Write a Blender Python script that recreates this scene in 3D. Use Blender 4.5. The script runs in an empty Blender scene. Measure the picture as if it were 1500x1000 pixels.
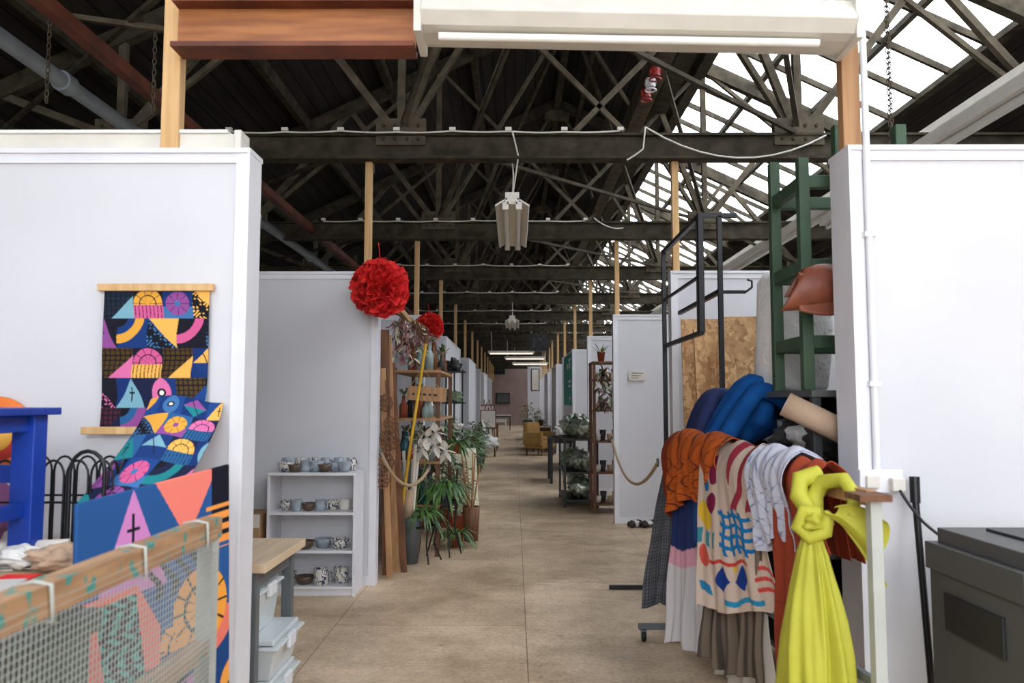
import bpy, math, random
import numpy as np
from mathutils import Vector, Matrix, Euler
random.seed(7); np.random.seed(7)
scene = bpy.context.scene
COL = scene.collection
pi = math.pi

# ------------------------------------------------------------------ materials
def C(r, g, b):
    f = lambda c: (c/255/12.92) if c/255 <= .04045 else ((c/255+.055)/1.055)**2.4
    return (f(r), f(g), f(b), 1.0)

_mc = {}
def mat(name, rgb, rough=.6, metal=0., var=.12, scale=6., bump=0., rgb2=None, stretch=(1,1,1), bscale=None, spec=.4, trans=0.):
    if name in _mc: return _mc[name]
    m = bpy.data.materials.new(name); m.use_nodes = True
    nt = m.node_tree; N = nt.nodes; L = nt.links
    p = N['Principled BSDF']
    p.inputs['Roughness'].default_value = rough
    p.inputs['Metallic'].default_value = metal
    p.inputs['Specular IOR Level'].default_value = spec
    tc = N.new('ShaderNodeTexCoord'); mp = N.new('ShaderNodeMapping')
    mp.inputs['Scale'].default_value = stretch
    L.new(tc.outputs['Object'], mp.inputs['Vector'])
    no = N.new('ShaderNodeTexNoise'); no.inputs['Scale'].default_value = scale
    no.inputs['Detail'].default_value = 5
    L.new(mp.outputs[0], no.inputs['Vector'])
    c1 = C(*rgb)
    if rgb2 is None:
        ca = tuple(max(0, x*(1-var)) for x in c1[:3])+(1,)
        cb = tuple(min(1, x*(1+var)) for x in c1[:3])+(1,)
    else: ca, cb = c1, C(*rgb2)
    r = N.new('ShaderNodeValToRGB')
    r.color_ramp.elements[0].position = .35; r.color_ramp.elements[0].color = ca
    r.color_ramp.elements[1].position = .65; r.color_ramp.elements[1].color = cb
    L.new(no.outputs['Fac'], r.inputs[0]); L.new(r.outputs[0], p.inputs['Base Color'])
    if bump:
        b = N.new('ShaderNodeBump'); b.inputs['Strength'].default_value = bump; b.inputs['Distance'].default_value = .01
        n2 = N.new('ShaderNodeTexNoise'); n2.inputs['Scale'].default_value = bscale or scale*3
        L.new(mp.outputs[0], n2.inputs['Vector'])
        L.new(n2.outputs['Fac'], b.inputs['Height']); L.new(b.outputs[0], p.inputs['Normal'])
    if trans: p.inputs['Transmission Weight'].default_value = trans
    _mc[name] = m
    return m

WHITE = mat('white_painted_board', (209,208,211), .55, var=.03, scale=1.5)
WHITE2 = mat('white_gloss_trim', (223,222,225), .4, var=.03)
PINE = mat('pine_timber', (198,154,100), .6, scale=3, stretch=(12,12,.6), rgb2=(216,178,126))
TAN = mat('tan_timber', (160,118,80), .65, scale=3, stretch=(12,12,.6), rgb2=(186,142,100))
PLY = mat('plywood_top', (206,180,146), .5, scale=3, stretch=(8,1,1), rgb2=(220,196,162))
BROWN = mat('brown_wood', (92,58,38), .6, scale=3, stretch=(8,8,.6), rgb2=(124,82,54))
RUST = mat('rust_brown_steel', (84,42,26), .6, rgb2=(118,62,38), scale=5)
JOIST = mat('stained_brown_joist', (140,84,42), .5, rgb2=(172,108,58), scale=3, stretch=(1,6,10))
STEEL = mat('dark_painted_steel', (50,45,36), .8, rgb2=(74,67,54), scale=8, spec=.15)
STEEL2 = mat('grey_steel', (72,64,52), .8, rgb2=(98,89,74), scale=8, spec=.15)
BLACK = mat('black_metal', (20,20,22), .4, var=.2)
GREYM = mat('grey_metal', (92,96,98), .45, var=.1)
PIPE = mat('pale_grey_pipe', (140,148,152), .4, var=.1)
FIX = mat('cream_fixture_metal', (214,209,197), .4, var=.05)
DARKF = mat('fixture_tube_grey', (236,234,226), .3, var=.03)
GREEN = mat('green_painted_wood', (58,80,58), .6, var=.15)
BLUEP = mat('blue_painted_wood', (20,62,160), .45, var=.15)
ROPE = mat('rope_fibre', (176,152,120), .9, bump=.6, scale=60)
RED = mat('red_tissue_paper', (214,26,28), .8, rgb2=(240,56,50), scale=14)
LEAF = mat('leaf_green', (50,84,42), .5, rgb2=(98,136,68), scale=14)
LEAF2 = mat('leaf_dusty_green', (80,98,76), .6, rgb2=(130,146,114), scale=14)
TERRA = mat('terracotta', (160,84,56), .7)
CREAM = mat('cream_cloth', (226,222,190), .8, var=.05)
CARD = mat('cardboard', (164,130,96), .8)
LEATH = mat('brown_leather', (104,52,34), .45, rgb2=(126,68,44), scale=10, bump=.2)
WADD = mat('white_wadding', (222,218,212), .95, var=.05, bump=.8, scale=14)
PLAST = mat('translucent_plastic', (204,210,210), .25, var=.03)
PRGREY = mat('printer_grey', (80,80,78), .5, var=.05)
PRDARK = mat('printer_dark', (38,39,40), .4, var=.05)
YEL = mat('yellow_satin', (180,176,58), .6, var=.06, bump=.15, scale=10, spec=.3)
YELP = mat('yellow_paint', (206,162,40), .5)
BLUEC = mat('blue_cloth', (14,66,126), .9, rgb2=(22,82,146), scale=8, bump=.2, spec=.15)
NAVY = mat('navy_cloth', (22,32,72), .85, rgb2=(34,46,90), scale=10)
SILV = mat('crumpled_foil', (120,126,112), .35, metal=.6, rgb2=(190,196,180), scale=16)
PINK = mat('dusty_pink_petals', (150,96,106), .8, rgb2=(190,150,150), scale=25)
CERW = mat('glazed_white_ceramic', (216,210,200), .3, var=.04)
DIRT = mat('dark_clutter', (40,40,42), .7, rgb2=(70,66,62), scale=12)
MESHW = mat('white_wire', (176,178,170), .5, var=.05)
PAPER = mat('paper', (216,208,196), .8, var=.05)
KRAFT = mat('kraft_roll', (178,150,124), .7, var=.08)
MUSTARD = mat('mustard_upholstery', (150,116,62), .8)
DGREEN = mat('dark_green_plastic', (36,50,42), .3, rgb2=(58,74,60), scale=5)

def custom_ceramic():
    m = mat('painted_ceramic', (214,208,198), .3)
    nt = m.node_tree; N = nt.nodes; L = nt.links; p = N['Principled BSDF']
    tc = N.new('ShaderNodeTexCoord')
    w = N.new('ShaderNodeTexWave'); w.inputs['Scale'].default_value = 9; w.inputs['Distortion'].default_value = 14; w.inputs['Detail Scale'].default_value = 2
    L.new(tc.outputs['Object'], w.inputs['Vector'])
    r = N.new('ShaderNodeValToRGB'); r.color_ramp.elements[0].position = .16; r.color_ramp.elements[1].position = .26
    r.color_ramp.elements[0].color = C(50,58,84); r.color_ramp.elements[1].color = C(206,200,190)
    L.new(w.outputs['Fac'], r.inputs[0]); L.new(r.outputs[0], p.inputs['Base Color'])
    return m
CERP = custom_ceramic()

def floor_mat():
    m = bpy.data.materials.new('chipboard_floor'); m.use_nodes = True
    nt = m.node_tree; N = nt.nodes; L = nt.links; p = N['Principled BSDF']
    p.inputs['Roughness'].default_value = .48; p.inputs['Specular IOR Level'].default_value = .4
    tc = N.new('ShaderNodeTexCoord'); mp = N.new('ShaderNodeMapping')
    mp.inputs['Rotation'].default_value = (0,0,pi/2); mp.inputs['Location'].default_value = (.35, -.07, 0)
    L.new(tc.outputs['Object'], mp.inputs['Vector'])
    br = N.new('ShaderNodeTexBrick'); br.inputs['Scale'].default_value = 1
    br.inputs['Brick Width'].default_value = 2.44; br.inputs['Row Height'].default_value = 1.22
    br.inputs['Mortar Size'].default_value = .0035; br.inputs['Mortar Smooth'].default_value = .3
    br.inputs['Color1'].default_value = C(224,198,166); br.inputs['Color2'].default_value = C(212,186,154)
    br.inputs['Mortar'].default_value = C(150,126,102)
    L.new(mp.outputs[0], br.inputs['Vector'])
    n1 = N.new('ShaderNodeTexNoise'); n1.inputs['Scale'].default_value = 1.3; n1.inputs['Detail'].default_value = 10; n1.inputs['Roughness'].default_value = .75
    L.new(tc.outputs['Object'], n1.inputs['Vector'])
    r1 = N.new('ShaderNodeValToRGB'); r1.color_ramp.elements[0].position = .38; r1.color_ramp.elements[1].position = .60
    r1.color_ramp.elements[0].color = (.60,.57,.53,1); r1.color_ramp.elements[1].color = (1.05,1.06,1.08,1)
    L.new(n1.outputs['Fac'], r1.inputs[0])
    mx = N.new('ShaderNodeMixRGB'); mx.blend_type = 'MULTIPLY'; mx.inputs[0].default_value = 1
    L.new(br.outputs['Color'], mx.inputs[1]); L.new(r1.outputs[0], mx.inputs[2])
    n2 = N.new('ShaderNodeTexNoise'); n2.inputs['Scale'].default_value = 40; n2.inputs['Detail'].default_value = 4
    L.new(tc.outputs['Object'], n2.inputs['Vector'])
    r2 = N.new('ShaderNodeValToRGB'); r2.color_ramp.elements[0].position = .3; r2.color_ramp.elements[1].position = .6
    r2.color_ramp.elements[0].color = (.70,.67,.64,1); r2.color_ramp.elements[1].color = (1,1,1,1)
    L.new(n2.outputs['Fac'], r2.inputs[0])
    mx2 = N.new('ShaderNodeMixRGB'); mx2.blend_type = 'MULTIPLY'; mx2.inputs[0].default_value = .75
    L.new(mx.outputs[0], mx2.inputs[1]); L.new(r2.outputs[0], mx2.inputs[2])
    v = N.new('ShaderNodeTexVoronoi'); v.inputs['Scale'].default_value = 3.1
    L.new(tc.outputs['Object'], v.inputs['Vector'])
    r3 = N.new('ShaderNodeValToRGB'); r3.color_ramp.elements[0].position = .03; r3.color_ramp.elements[1].position = .10
    r3.color_ramp.elements[0].color = (.55,.50,.46,1); r3.color_ramp.elements[1].color = (1,1,1,1)
    L.new(v.outputs['Distance'], r3.inputs[0])
    mx3 = N.new('ShaderNodeMixRGB'); mx3.blend_type = 'MULTIPLY'; mx3.inputs[0].default_value = .6
    L.new(mx2.outputs[0], mx3.inputs[1]); L.new(r3.outputs[0], mx3.inputs[2])
    L.new(mx3.outputs[0], p.inputs['Base Color'])
    return m
FLOOR = floor_mat()

def boards_mat():
    m = mat('dark_roof_boards', (36,32,27), .85, rgb2=(50,44,37), scale=4, stretch=(3,.3,3), spec=.2)
    nt = m.node_tree; N = nt.nodes; L = nt.links; p = N['Principled BSDF']
    tc = N.new('ShaderNodeTexCoord'); sx = N.new('ShaderNodeSeparateXYZ'); L.new(tc.outputs['Object'], sx.inputs[0])
    a = N.new('ShaderNodeMath'); a.operation = 'MULTIPLY'; a.inputs[1].default_value = 1/.15; L.new(sx.outputs['X'], a.inputs[0])
    b = N.new('ShaderNodeMath'); b.operation = 'FRACT'; L.new(a.outputs[0], b.inputs[0])
    c = N.new('ShaderNodeMath'); c.operation = 'GREATER_THAN'; c.inputs[1].default_value = .1; L.new(b.outputs[0], c.inputs[0])
    src = p.inputs['Base Color'].links[0].from_socket
    mx = N.new('ShaderNodeMixRGB'); mx.inputs[1].default_value = C(12,11,10); L.new(c.outputs[0], mx.inputs[0]); L.new(src, mx.inputs[2])
    L.new(mx.outputs[0], p.inputs['Base Color'])
    return m
BOARDS = boards_mat()

def osb_mat():
    m = bpy.data.materials.new('osb_board'); m.use_nodes = True
    nt = m.node_tree; N = nt.nodes; L = nt.links; p = N['Principled BSDF']; p.inputs['Roughness'].default_value = .7
    tc = N.new('ShaderNodeTexCoord'); v = N.new('ShaderNodeTexVoronoi'); v.inputs['Scale'].default_value = 38
    nn = N.new('ShaderNodeTexNoise'); nn.inputs['Scale'].default_value = 14; L.new(tc.outputs['Object'], nn.inputs[0])
    mm = N.new('ShaderNodeMixRGB'); mm.blend_type='ADD'; mm.inputs[0].default_value=.12; L.new(tc.outputs['Object'], mm.inputs[1]); L.new(nn.outputs['Color'], mm.inputs[2])
    mp = N.new('ShaderNodeMapping'); mp.inputs['Scale'].default_value = (1,1,.5); mp.inputs['Rotation'].default_value = (0,.6,0)
    L.new(mm.outputs[0], mp.inputs[0]); L.new(mp.outputs[0], v.inputs['Vector'])
    r = N.new('ShaderNodeValToRGB'); r.color_ramp.elements[0].color = C(158,112,68); r.color_ramp.elements[1].color = C(212,172,122)
    s = N.new('ShaderNodeSeparateColor'); L.new(v.outputs['Color'], s.inputs[0]); L.new(s.outputs[0], r.inputs[0]); L.new(r.outputs[0], p.inputs['Base Color'])
    return m
OSB = osb_mat()

def splat_mat():
    m = mat('paint_stained_wood', (150,112,80), .6, rgb2=(182,144,106), scale=5, stretch=(8,1,8))
    nt = m.node_tree; N = nt.nodes; L = nt.links; p = N['Principled BSDF']
    tc = N.new('ShaderNodeTexCoord'); n = N.new('ShaderNodeTexNoise'); n.inputs['Scale'].default_value = 22
    L.new(tc.outputs['Object'], n.inputs[0])
    r = N.new('ShaderNodeValToRGB'); r.color_ramp.elements[0].position = .60; r.color_ramp.elements[1].position = .64
    r.color_ramp.elements[0].color = (0,0,0,1); r.color_ramp.elements[1].color = (1,1,1,1); L.new(n.outputs['Fac'], r.inputs[0])
    src = p.inputs['Base Color'].links[0].from_socket
    mx = N.new('ShaderNodeMixRGB'); mx.inputs[2].default_value = C(70,140,130); L.new(r.outputs[0], mx.inputs[0]); L.new(src, mx.inputs[1]); L.new(mx.outputs[0], p.inputs['Base Color'])
    return m
SPLAT = splat_mat()

def glass_mat():
    m = bpy.data.materials.new('skylight_glass'); m.use_nodes = True
    nt = m.node_tree; N = nt.nodes; L = nt.links; N.clear()
    o = N.new('ShaderNodeOutputMaterial'); t = N.new('ShaderNodeBsdfTransparent'); t.inputs[0].default_value = (.97,.98,1,1)
    g = N.new('ShaderNodeBsdfGlossy'); g.inputs['Roughness'].default_value = .1
    mx = N.new('ShaderNodeMixShader'); mx.inputs[0].default_value = .04
    L.new(t.outputs[0], mx.inputs[1]); L.new(g.outputs[0], mx.inputs[2]); L.new(mx.outputs[0], o.inputs[0])
    return m
GLASS = glass_mat()
def emit_mat():
    m = bpy.data.materials.new('lit_fluorescent_tube'); m.use_nodes = True
    p = m.node_tree.nodes['Principled BSDF']; p.inputs['Base Color'].default_value = (1,1,1,1)
    p.inputs['Emission Color'].default_value = (1,.9,.76,1); p.inputs['Emission Strength'].default_value = 1.1
    return m
EMIT = emit_mat()
def attr_mat():
    m = bpy.data.materials.new('printed_fabric'); m.use_nodes = True
    nt = m.node_tree; p = nt.nodes['Principled BSDF']; p.inputs['Roughness'].default_value = .8
    p.inputs['Specular IOR Level'].default_value = .2
    a = nt.nodes.new('ShaderNodeAttribute'); a.attribute_name = 'Col'
    nt.links.new(a.outputs['Color'], p.inputs['Base Color'])
    return m
PRINT = attr_mat()

# ------------------------------------------------------------------ mesh builder
class B:
    def __init__(s): s.v=[]; s.f=[]; s.mi=[]; s.sm=[]; s.mats=[]
    def m(s, mt):
        if mt not in s.mats: s.mats.append(mt)
        return s.mats.index(mt)
    def add(s, vs, fs, mt, smooth=False):
        o = len(s.v); s.v += [tuple(v) for v in vs]; k = s.m(mt)
        for f in fs: s.f.append([i+o for i in f]); s.mi.append(k); s.sm.append(smooth)
    def box(s, c, d, mt, rot=(0,0,0)):
        R = Euler(rot).to_matrix(); c = Vector(c)
        vs = [c + R @ Vector((x*d[0]/2, y*d[1]/2, z*d[2]/2)) for z in (-1,1) for y in (-1,1) for x in (-1,1)]
        s.add(vs, [(0,2,3,1),(4,5,7,6),(0,1,5,4),(2,6,7,3),(0,4,6,2),(1,3,7,5)], mt)
    def bx(s, x0,x1,y0,y1,z0,z1, mt): s.box(((x0+x1)/2,(y0+y1)/2,(z0+z1)/2),(x1-x0,y1-y0,z1-z0),mt)
    def beam(s, p0, p1, w, h, mt, up=(0,0,1)):
        p0=Vector(p0); p1=Vector(p1); d=(p1-p0).normalized(); u=Vector(up)
        if abs(d.dot(u))>.98: u=Vector((0,1,0))
        a=d.cross(u).normalized(); b=a.cross(d).normalized()
        vs=[p+a*(w/2*i)+b*(h/2*j) for p in (p0,p1) for (i,j) in ((-1,-1),(1,-1),(1,1),(-1,1))]
        s.add(vs,[(3,2,1,0),(4,5,6,7),(0,1,5,4),(1,2,6,5),(2,3,7,6),(3,0,4,7)],mt)
    def cyl(s,p0,p1,r,mt,r1=None,seg=14,caps=True):
        s.tube([p0,p1],r,mt,seg,r1,caps)
    def tube(s,pts,r,mt,seg=8,r1=None,caps=True,closed=False):
        pts=[Vector(p) for p in pts]; n=len(pts); r1=r if r1 is None else r1
        t0=(pts[1]-pts[0]).normalized(); a=t0.orthogonal().normalized(); vs=[]
        for i,p in enumerate(pts):
            if closed: t=(pts[(i+1)%n]-pts[i-1]).normalized()
            else: t=(pts[min(i+1,n-1)]-pts[max(i-1,0)]).normalized()
            a=(a-t*a.dot(t)).normalized(); b=t.cross(a); rr=r+(r1-r)*i/(n-1)
            vs+=[p+(a*math.cos(k*2*pi/seg)+b*math.sin(k*2*pi/seg))*rr for k in range(seg)]
        fs=[]
        for i in range(n if closed else n-1):
            for k in range(seg):
                j=(i+1)%n; fs.append((i*seg+k,i*seg+(k+1)%seg,j*seg+(k+1)%seg,j*seg+k))
        s.add(vs,fs,mt,True)
        if caps and not closed:
            s.add(vs[:seg],[tuple(reversed(range(seg)))],mt); s.add(vs[-seg:],[tuple(range(seg))],mt)
    def lathe(s,prof,o,mt,seg=20,M=None,fold=None):
        o=Vector(o); vs=[]
        for (r,z) in prof:
            for k in range(seg):
                th=k*2*pi/seg; rr=r*(fold(th,z) if fold else 1)
                p=Vector((rr*math.cos(th),rr*math.sin(th),z))
                if M: p=M@p
                vs.append(o+p)
        fs=[(i*seg+k,i*seg+(k+1)%seg,(i+1)*seg+(k+1)%seg,(i+1)*seg+k) for i in range(len(prof)-1) for k in range(seg)]
        s.add(vs,fs,mt,True)
    def blob(s,c,r,mt,nz=.15,seed=0,seg=28,rings=18,fr=3.):
        c=Vector(c); vs=[]; rnd=random.Random(seed); ph=[rnd.uniform(0,6.28) for _ in range(9)]
        for i in range(rings+1):
            la=pi*i/rings
            for k in range(seg):
                th=2*pi*k/seg; d=Vector((math.sin(la)*math.cos(th),math.sin(la)*math.sin(th),math.cos(la)))
                n=math.sin(fr*d.x*2+ph[0]+2*math.sin(fr*d.z+ph[1]))+math.sin(fr*d.y*2.3+ph[2]+2*math.sin(fr*d.x*1.3+ph[3]))+.6*math.sin(fr*4*d.z+ph[4]+3*d.x)+.5*math.sin(fr*5*d.x+ph[5]+d.y*4)
                q=1+nz*n/2
                vs.append(c+Vector((d.x*r[0]*q,d.y*r[1]*q,d.z*r[2]*q)))
        fs=[(i*seg+k,(i+1)*seg+k,(i+1)*seg+(k+1)%seg,i*seg+(k+1)%seg) for i in range(rings) for k in range(seg)]
        s.add(vs,fs,mt,True)
    def strip(s,pts,ws,side,mt):
        side=Vector(side); vs=[]
        for p,w in zip(pts,ws): p=Vector(p); vs+=[p-side*w/2,p+side*w/2]
        s.add(vs,[(2*i,2*i+1,2*i+3,2*i+2) for i in range(len(pts)-1)],mt,True)
    def leaf(s,p,d,L,w,droop,mt,n=5):
        p=Vector(p); d=Vector(d).normalized(); side=d.cross(Vector((0,0,1)))
        side=side.normalized() if side.length>.01 else Vector((1,0,0))
        pts=[];ws=[]
        for i in range(n+1):
            t=i/n; pts.append(p+d*L*t-Vector((0,0,1))*droop*L*t*t); ws.append(w*math.sin(pi*min(.97,t*.9+.08)))
        s.strip(pts,ws,side,mt)
    def grid(s,fn,nu,nv,mt):
        vs=[fn(i/nu,j/nv) for j in range(nv+1) for i in range(nu+1)]
        s.add(vs,[(j*(nu+1)+i,j*(nu+1)+i+1,(j+1)*(nu+1)+i+1,(j+1)*(nu+1)+i) for j in range(nv) for i in range(nu)],mt,True)
    def done(s,name,bevel=0,solid=0,shift=None):
        me=bpy.data.meshes.new(name); me.from_pydata(s.v,[],s.f)
        for mt in s.mats: me.materials.append(mt)
        me.polygons.foreach_set('material_index',s.mi); me.polygons.foreach_set('use_smooth',s.sm); me.update()
        ob=bpy.data.objects.new(name,me); COL.objects.link(ob)
        if solid:
            q=ob.modifiers.new('s','SOLIDIFY'); q.thickness=solid; q.offset=0
        if bevel:
            q=ob.modifiers.new('b','BEVEL'); q.width=bevel; q.segments=2; q.limit_method='ANGLE'; q.angle_limit=math.radians(50)
        if shift: ob.location=shift
        return ob

def color_grid(name,fn,nu,nv,cf,thick=.003):
    U,V=np.meshgrid(np.linspace(0,1,nu+1),np.linspace(0,1,nv+1)); U=U.ravel();V=V.ravel()
    X,Y,Z=fn(U,V); co=np.stack([X+0*U,Y+0*U,Z+0*U],1)
    idx=np.arange((nu+1)*(nv+1)).reshape(nv+1,nu+1)
    f=np.stack([idx[:-1,:-1],idx[:-1,1:],idx[1:,1:],idx[1:,:-1]],-1).reshape(-1,4)
    me=bpy.data.meshes.new(name); me.from_pydata(co.tolist(),[],f.tolist())
    rgb=cf(U,V)/255.; lin=np.where(rgb<=.04045,rgb/12.92,((rgb+.055)/1.055)**2.4)
    a=me.color_attributes.new('Col','FLOAT_COLOR','POINT')
    a.data.foreach_set('color',np.concatenate([lin,np.ones((len(U),1))],1).ravel().astype(np.float32))
    me.polygons.foreach_set('use_smooth',[True]*len(me.polygons)); me.materials.append(PRINT); me.update()
    ob=bpy.data.objects.new(name,me); COL.objects.link(ob)
    q=ob.modifiers.new('s','SOLIDIFY'); q.thickness=thick; q.offset=0
    return ob

# ------------------------------------------------------------------ prints
def folk(W,H,cell,seed,bgs,fgs,black=(18,20,28)):
    rnd=random.Random(seed); bgs=[np.array(b,float) for b in bgs]; fgs=[np.array(b,float) for b in fgs]; bk=np.array(black,float)
    def cf(U,V):
        x=U*W; y=V*H; out=np.zeros((len(U),3)); last=-1; lastA=None
        x=x+.004*np.sin(y*40); jy=np.floor(y/cell).astype(int)
        for j in range(jy.max()+1):
            off=rnd.choice([0,.5,.3])*cell
            ix=np.floor((x+off)/cell).astype(int)
            for i in range(ix.max()+1):
                mk=(jy==j)&(ix==i)
                if not mk.any(): continue
                a=((x[mk]+off)/cell-i)*2-1; b=(y[mk]/cell-j)*2-1
                bg=rnd.choice(bgs); ai=rnd.randrange(len(fgs))
                while ai==lastA: ai=rnd.randrange(len(fgs))
                lastA=ai; A=fgs[ai]; D=rnd.choice(fgs+bgs)
                c=np.tile(bg,(len(a),1)); r=np.hypot(a,b); th=np.arctan2(b,a); t=rnd.randrange(8)
                while t==last: t=rnd.randrange(8)
                last=t
                if t==0:
                    c[b>.2]=D; c[r<.8]=A; c[(r<.8)&(np.abs(np.sin(4*th))<.13)]=bk; c[r<.2]=D
                elif t==1:
                    c[a>0]=D; tr=(b>-.95)&(np.abs(a)<(b+.95)*.5); c[tr]=A; c[tr&(np.abs(a)<.04)&(b<.6)&(b>-.4)]=bk; c[tr&(np.abs(b)<.05)&(np.abs(a)<.18)]=bk
                elif t==2:
                    h=(r<.98)&(b<.1); c[h]=A; c[h&((np.abs(np.sin(5*th))<.12)|(np.abs(r-.55)<.035))]=bk; c[(b>=.1)]=D; c[(b>.1)&(np.abs(np.mod(a*4,1)-.5)<.1)]=bk
                elif t==3:
                    c[:]=A*.35; g=(np.abs(np.mod(a*3,1)-.5)<.12)|(np.abs(np.mod(b*3,1)-.5)<.12); c[g]=bk
                    c[a+b>.5]=D
                elif t==4:
                    c[np.hypot(a+1,b+1)<1.7]=A; c[np.hypot(a+1,b+1)<1.1]=bg; c[np.hypot(a+1,b+1)<.6]=bk
                elif t==5:
                    l=(np.hypot(a-.5,b)<1.15)&(np.hypot(a+.5,b)<1.15); c[a>0]=D; c[l]=A; c[l&(np.hypot(a,b)<.3)]=bk; c[l&(np.hypot(a,b)<.16)]=(230,226,210)
                elif t==6:
                    c[b>a]=bk; q=np.sin(a*13+2*np.sin(b*9))*np.sin(b*13+2*np.sin(a*8)); c[(b>a)&(q>.35)]=A; c[b<=a]=D
                else:
                    q=np.abs(a)+np.abs(b); c[q<.95]=A; c[(q<.95)&(b>0)]=D; c[(q<.95)&(np.abs(a-.5*b)<.04)]=bk
                out[mk]=c
        return out
    return cf
BL=[(28,66,128),(20,48,104),(40,92,140),(24,54,110),(24,30,60),(22,22,34)]
FG=[(222,160,60),(206,90,140),(120,166,180),(140,74,140),(30,124,128),(216,110,160),(64,110,160),(236,176,84)]

# ------------------------------------------------------------------ shell
YF=49.0; YB=-6.0; XL=-5.5; XR=6.88; RX=.69; RZ=6.4; SL=.475
zr=lambda x: RZ-SL*abs(x-RX)
b=B(); b.bx(XL-.2,XR+.2,YB,YF+.2,-.1,0,FLOOR); b.done('floor')
def slope(b,x0,x1,y0,y1,mt,t=.05):
    vs=[(x,y,zr(x)+k) for k in (0,t) for (x,y) in ((x0,y0),(x1,y0),(x1,y1),(x0,y1))]
    b.add(vs,[(0,3,2,1),(4,5,6,7),(0,1,5,4),(1,2,6,5),(2,3,7,6),(3,0,4,7)],mt)
GX0,GX1=2.25,4.35; HX0,HX1=-2.6,-1.2
b=B()
slope(b,XL-.1,RX,2.9,YF,BOARDS); slope(b,RX,GX0,YB,YF,BOARDS); slope(b,GX1,XR+.1,YB,YF,BOARDS)
slope(b,XL-.1,HX0,YB,2.9,BOARDS); slope(b,HX1,RX,YB,2.9,BOARDS)
b.done('ceiling')
b=B()
b.bx(XL-.2,XL,YB,YF,0,3.5,WHITE); b.done('wall_left')
b=B(); b.bx(XR,XR+.2,YB,YF,0,3.5,WHITE); b.done('wall_right')
PINKW=mat('pinkish_end_wall',(168,146,138),.8,var=.08,scale=2)
b=B()
b.bx(XL,XR,YF,YF+.2,0,4.2,PINKW)
b.add([(XL,YF,4.2),(XR,YF,4.2),(RX,YF,RZ)],[(0,1,2)],BOARDS); b.done('wall_far')
b=B()   # wall behind the viewer, with an unseen window added to let light in
WX0,WX1=-2.4,3.2; WZ0=.9
b.bx(XL,XR,YB-.2,YB,0,WZ0,WHITE); b.bx(XL,WX0,YB-.2,YB,WZ0,3.5,WHITE); b.bx(WX1,XR,YB-.2,YB,WZ0,3.5,WHITE)
for x in np.linspace(WX0,WX1,6): b.bx(x-.03,x+.03,YB-.12,YB-.05,WZ0,3.4,STEEL)
b.bx(XL,XR,YB-.2,YB,3.4,3.5,WHITE)
b.done('wall_near')
b=B(); b.bx(WX0,WX1,YB-.16,YB-.15,WZ0,3.4,GLASS); b.done('added_window')  # glass of the window added behind the viewer for light
# skylight
def skylight(name,x0,x1,y0,y1):
    b=B(); slope(b,x0,x1,y0,y1,GLASS,.006); y=y0+.3
    while y<=y1-.05:
        b.beam((x0+.02,y,zr(x0+.02)-.04),(x1-.02,y,zr(x1-.02)-.04),.04,.06,STEEL); y+=.634
    for k in range(4):
        x=x0+.05+(x1-x0-.1)*k/3; w=.06 if k in(1,2) else .1
        b.beam((x,y0,zr(x)-.05),(x,y1-.02,zr(x)-.05),w,.06,STEEL)
    b.done(name)
skylight('window_2',GX0,GX1,YB,YF); skylight('added_skylight',HX0,HX1,YB,2.9)  # the second is unseen, added above the viewer to light the near walls

# trusses
def truss():
    b=B()
    b.bx(XL,XR,-.012,.012,3.38,3.59,STEEL); b.bx(XL,XR,-.07,.07,3.38,3.4,STEEL); b.bx(XL,XR,-.05,.05,3.575,3.595,STEEL)
    for sgn in(-1,1):
        e=RX+sgn*6.15
        b.beam((e,0,zr(e)-.12),(RX,0,RZ-.12),.1,.14,STEEL)
        g=RX+sgn*1.613; h=RX+sgn*3.9
        T=lambda d:(RX+sgn*d,0,zr(RX+sgn*d)-.14)
        for d in(.75,1.613,2.7): b.beam((g,0,3.55),T(d),.06,.06,STEEL2)
        b.beam((g,0.03,3.55),(RX,0.03,RZ-.15),.07,.04,STEEL2)
        for d in(2.7,3.9,4.9): b.beam((h,0,3.55),T(d),.06,.06,STEEL2)
        b.beam((h,-.03,3.55),T(1.613),.05,.04,STEEL2)
        b.beam(T(1.613),(RX-sgn*.2,0,3.62),.04,.04,STEEL2)
        for gx in(g,h):
            b.bx(gx-.2,gx+.2,-.035,.035,3.5,3.72,STEEL2)
            for q in(-.14,-.05,.05,.14):
                for z in(3.55,3.66): b.cyl((gx+q,-.05,z),(gx+q,-.035,z),.014,STEEL,seg=8)
    b.bx(RX-.2,RX+.2,-.03,.03,RZ-.4,RZ-.14,STEEL2)
    return b.done('roof_truss')
t0=truss(); t0.location.y=3.17
for k in range(2,16):
    o=bpy.data.objects.new('roof_truss',t0.data); COL.objects.link(o); o.location.y=3.17*k
b=B()
for d in(-5.2,-4.2,-3.2,-2.2,-1.2,.35,1.5,4.6,5.4):
    x=RX+d; b.beam((x,YB,zr(x)-.12),(x,YF,zr(x)-.12),.07,.14,STEEL)
b.beam((RX,YB,RZ-.14),(RX,YF,RZ-.14),.1,.2,STEEL)
b.done('roof_purlins')
b=B()
for (x,z,w,h,mt) in((1.75,5.0,.2,.14,STEEL),(1.35,4.6,.16,.22,STEEL2),(2.25,5.45,.14,.16,STEEL)):
    b.beam((x,YB,z),(x,YF,z),w,h,mt)
b.done('longitudinal_roof_beams')
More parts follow.
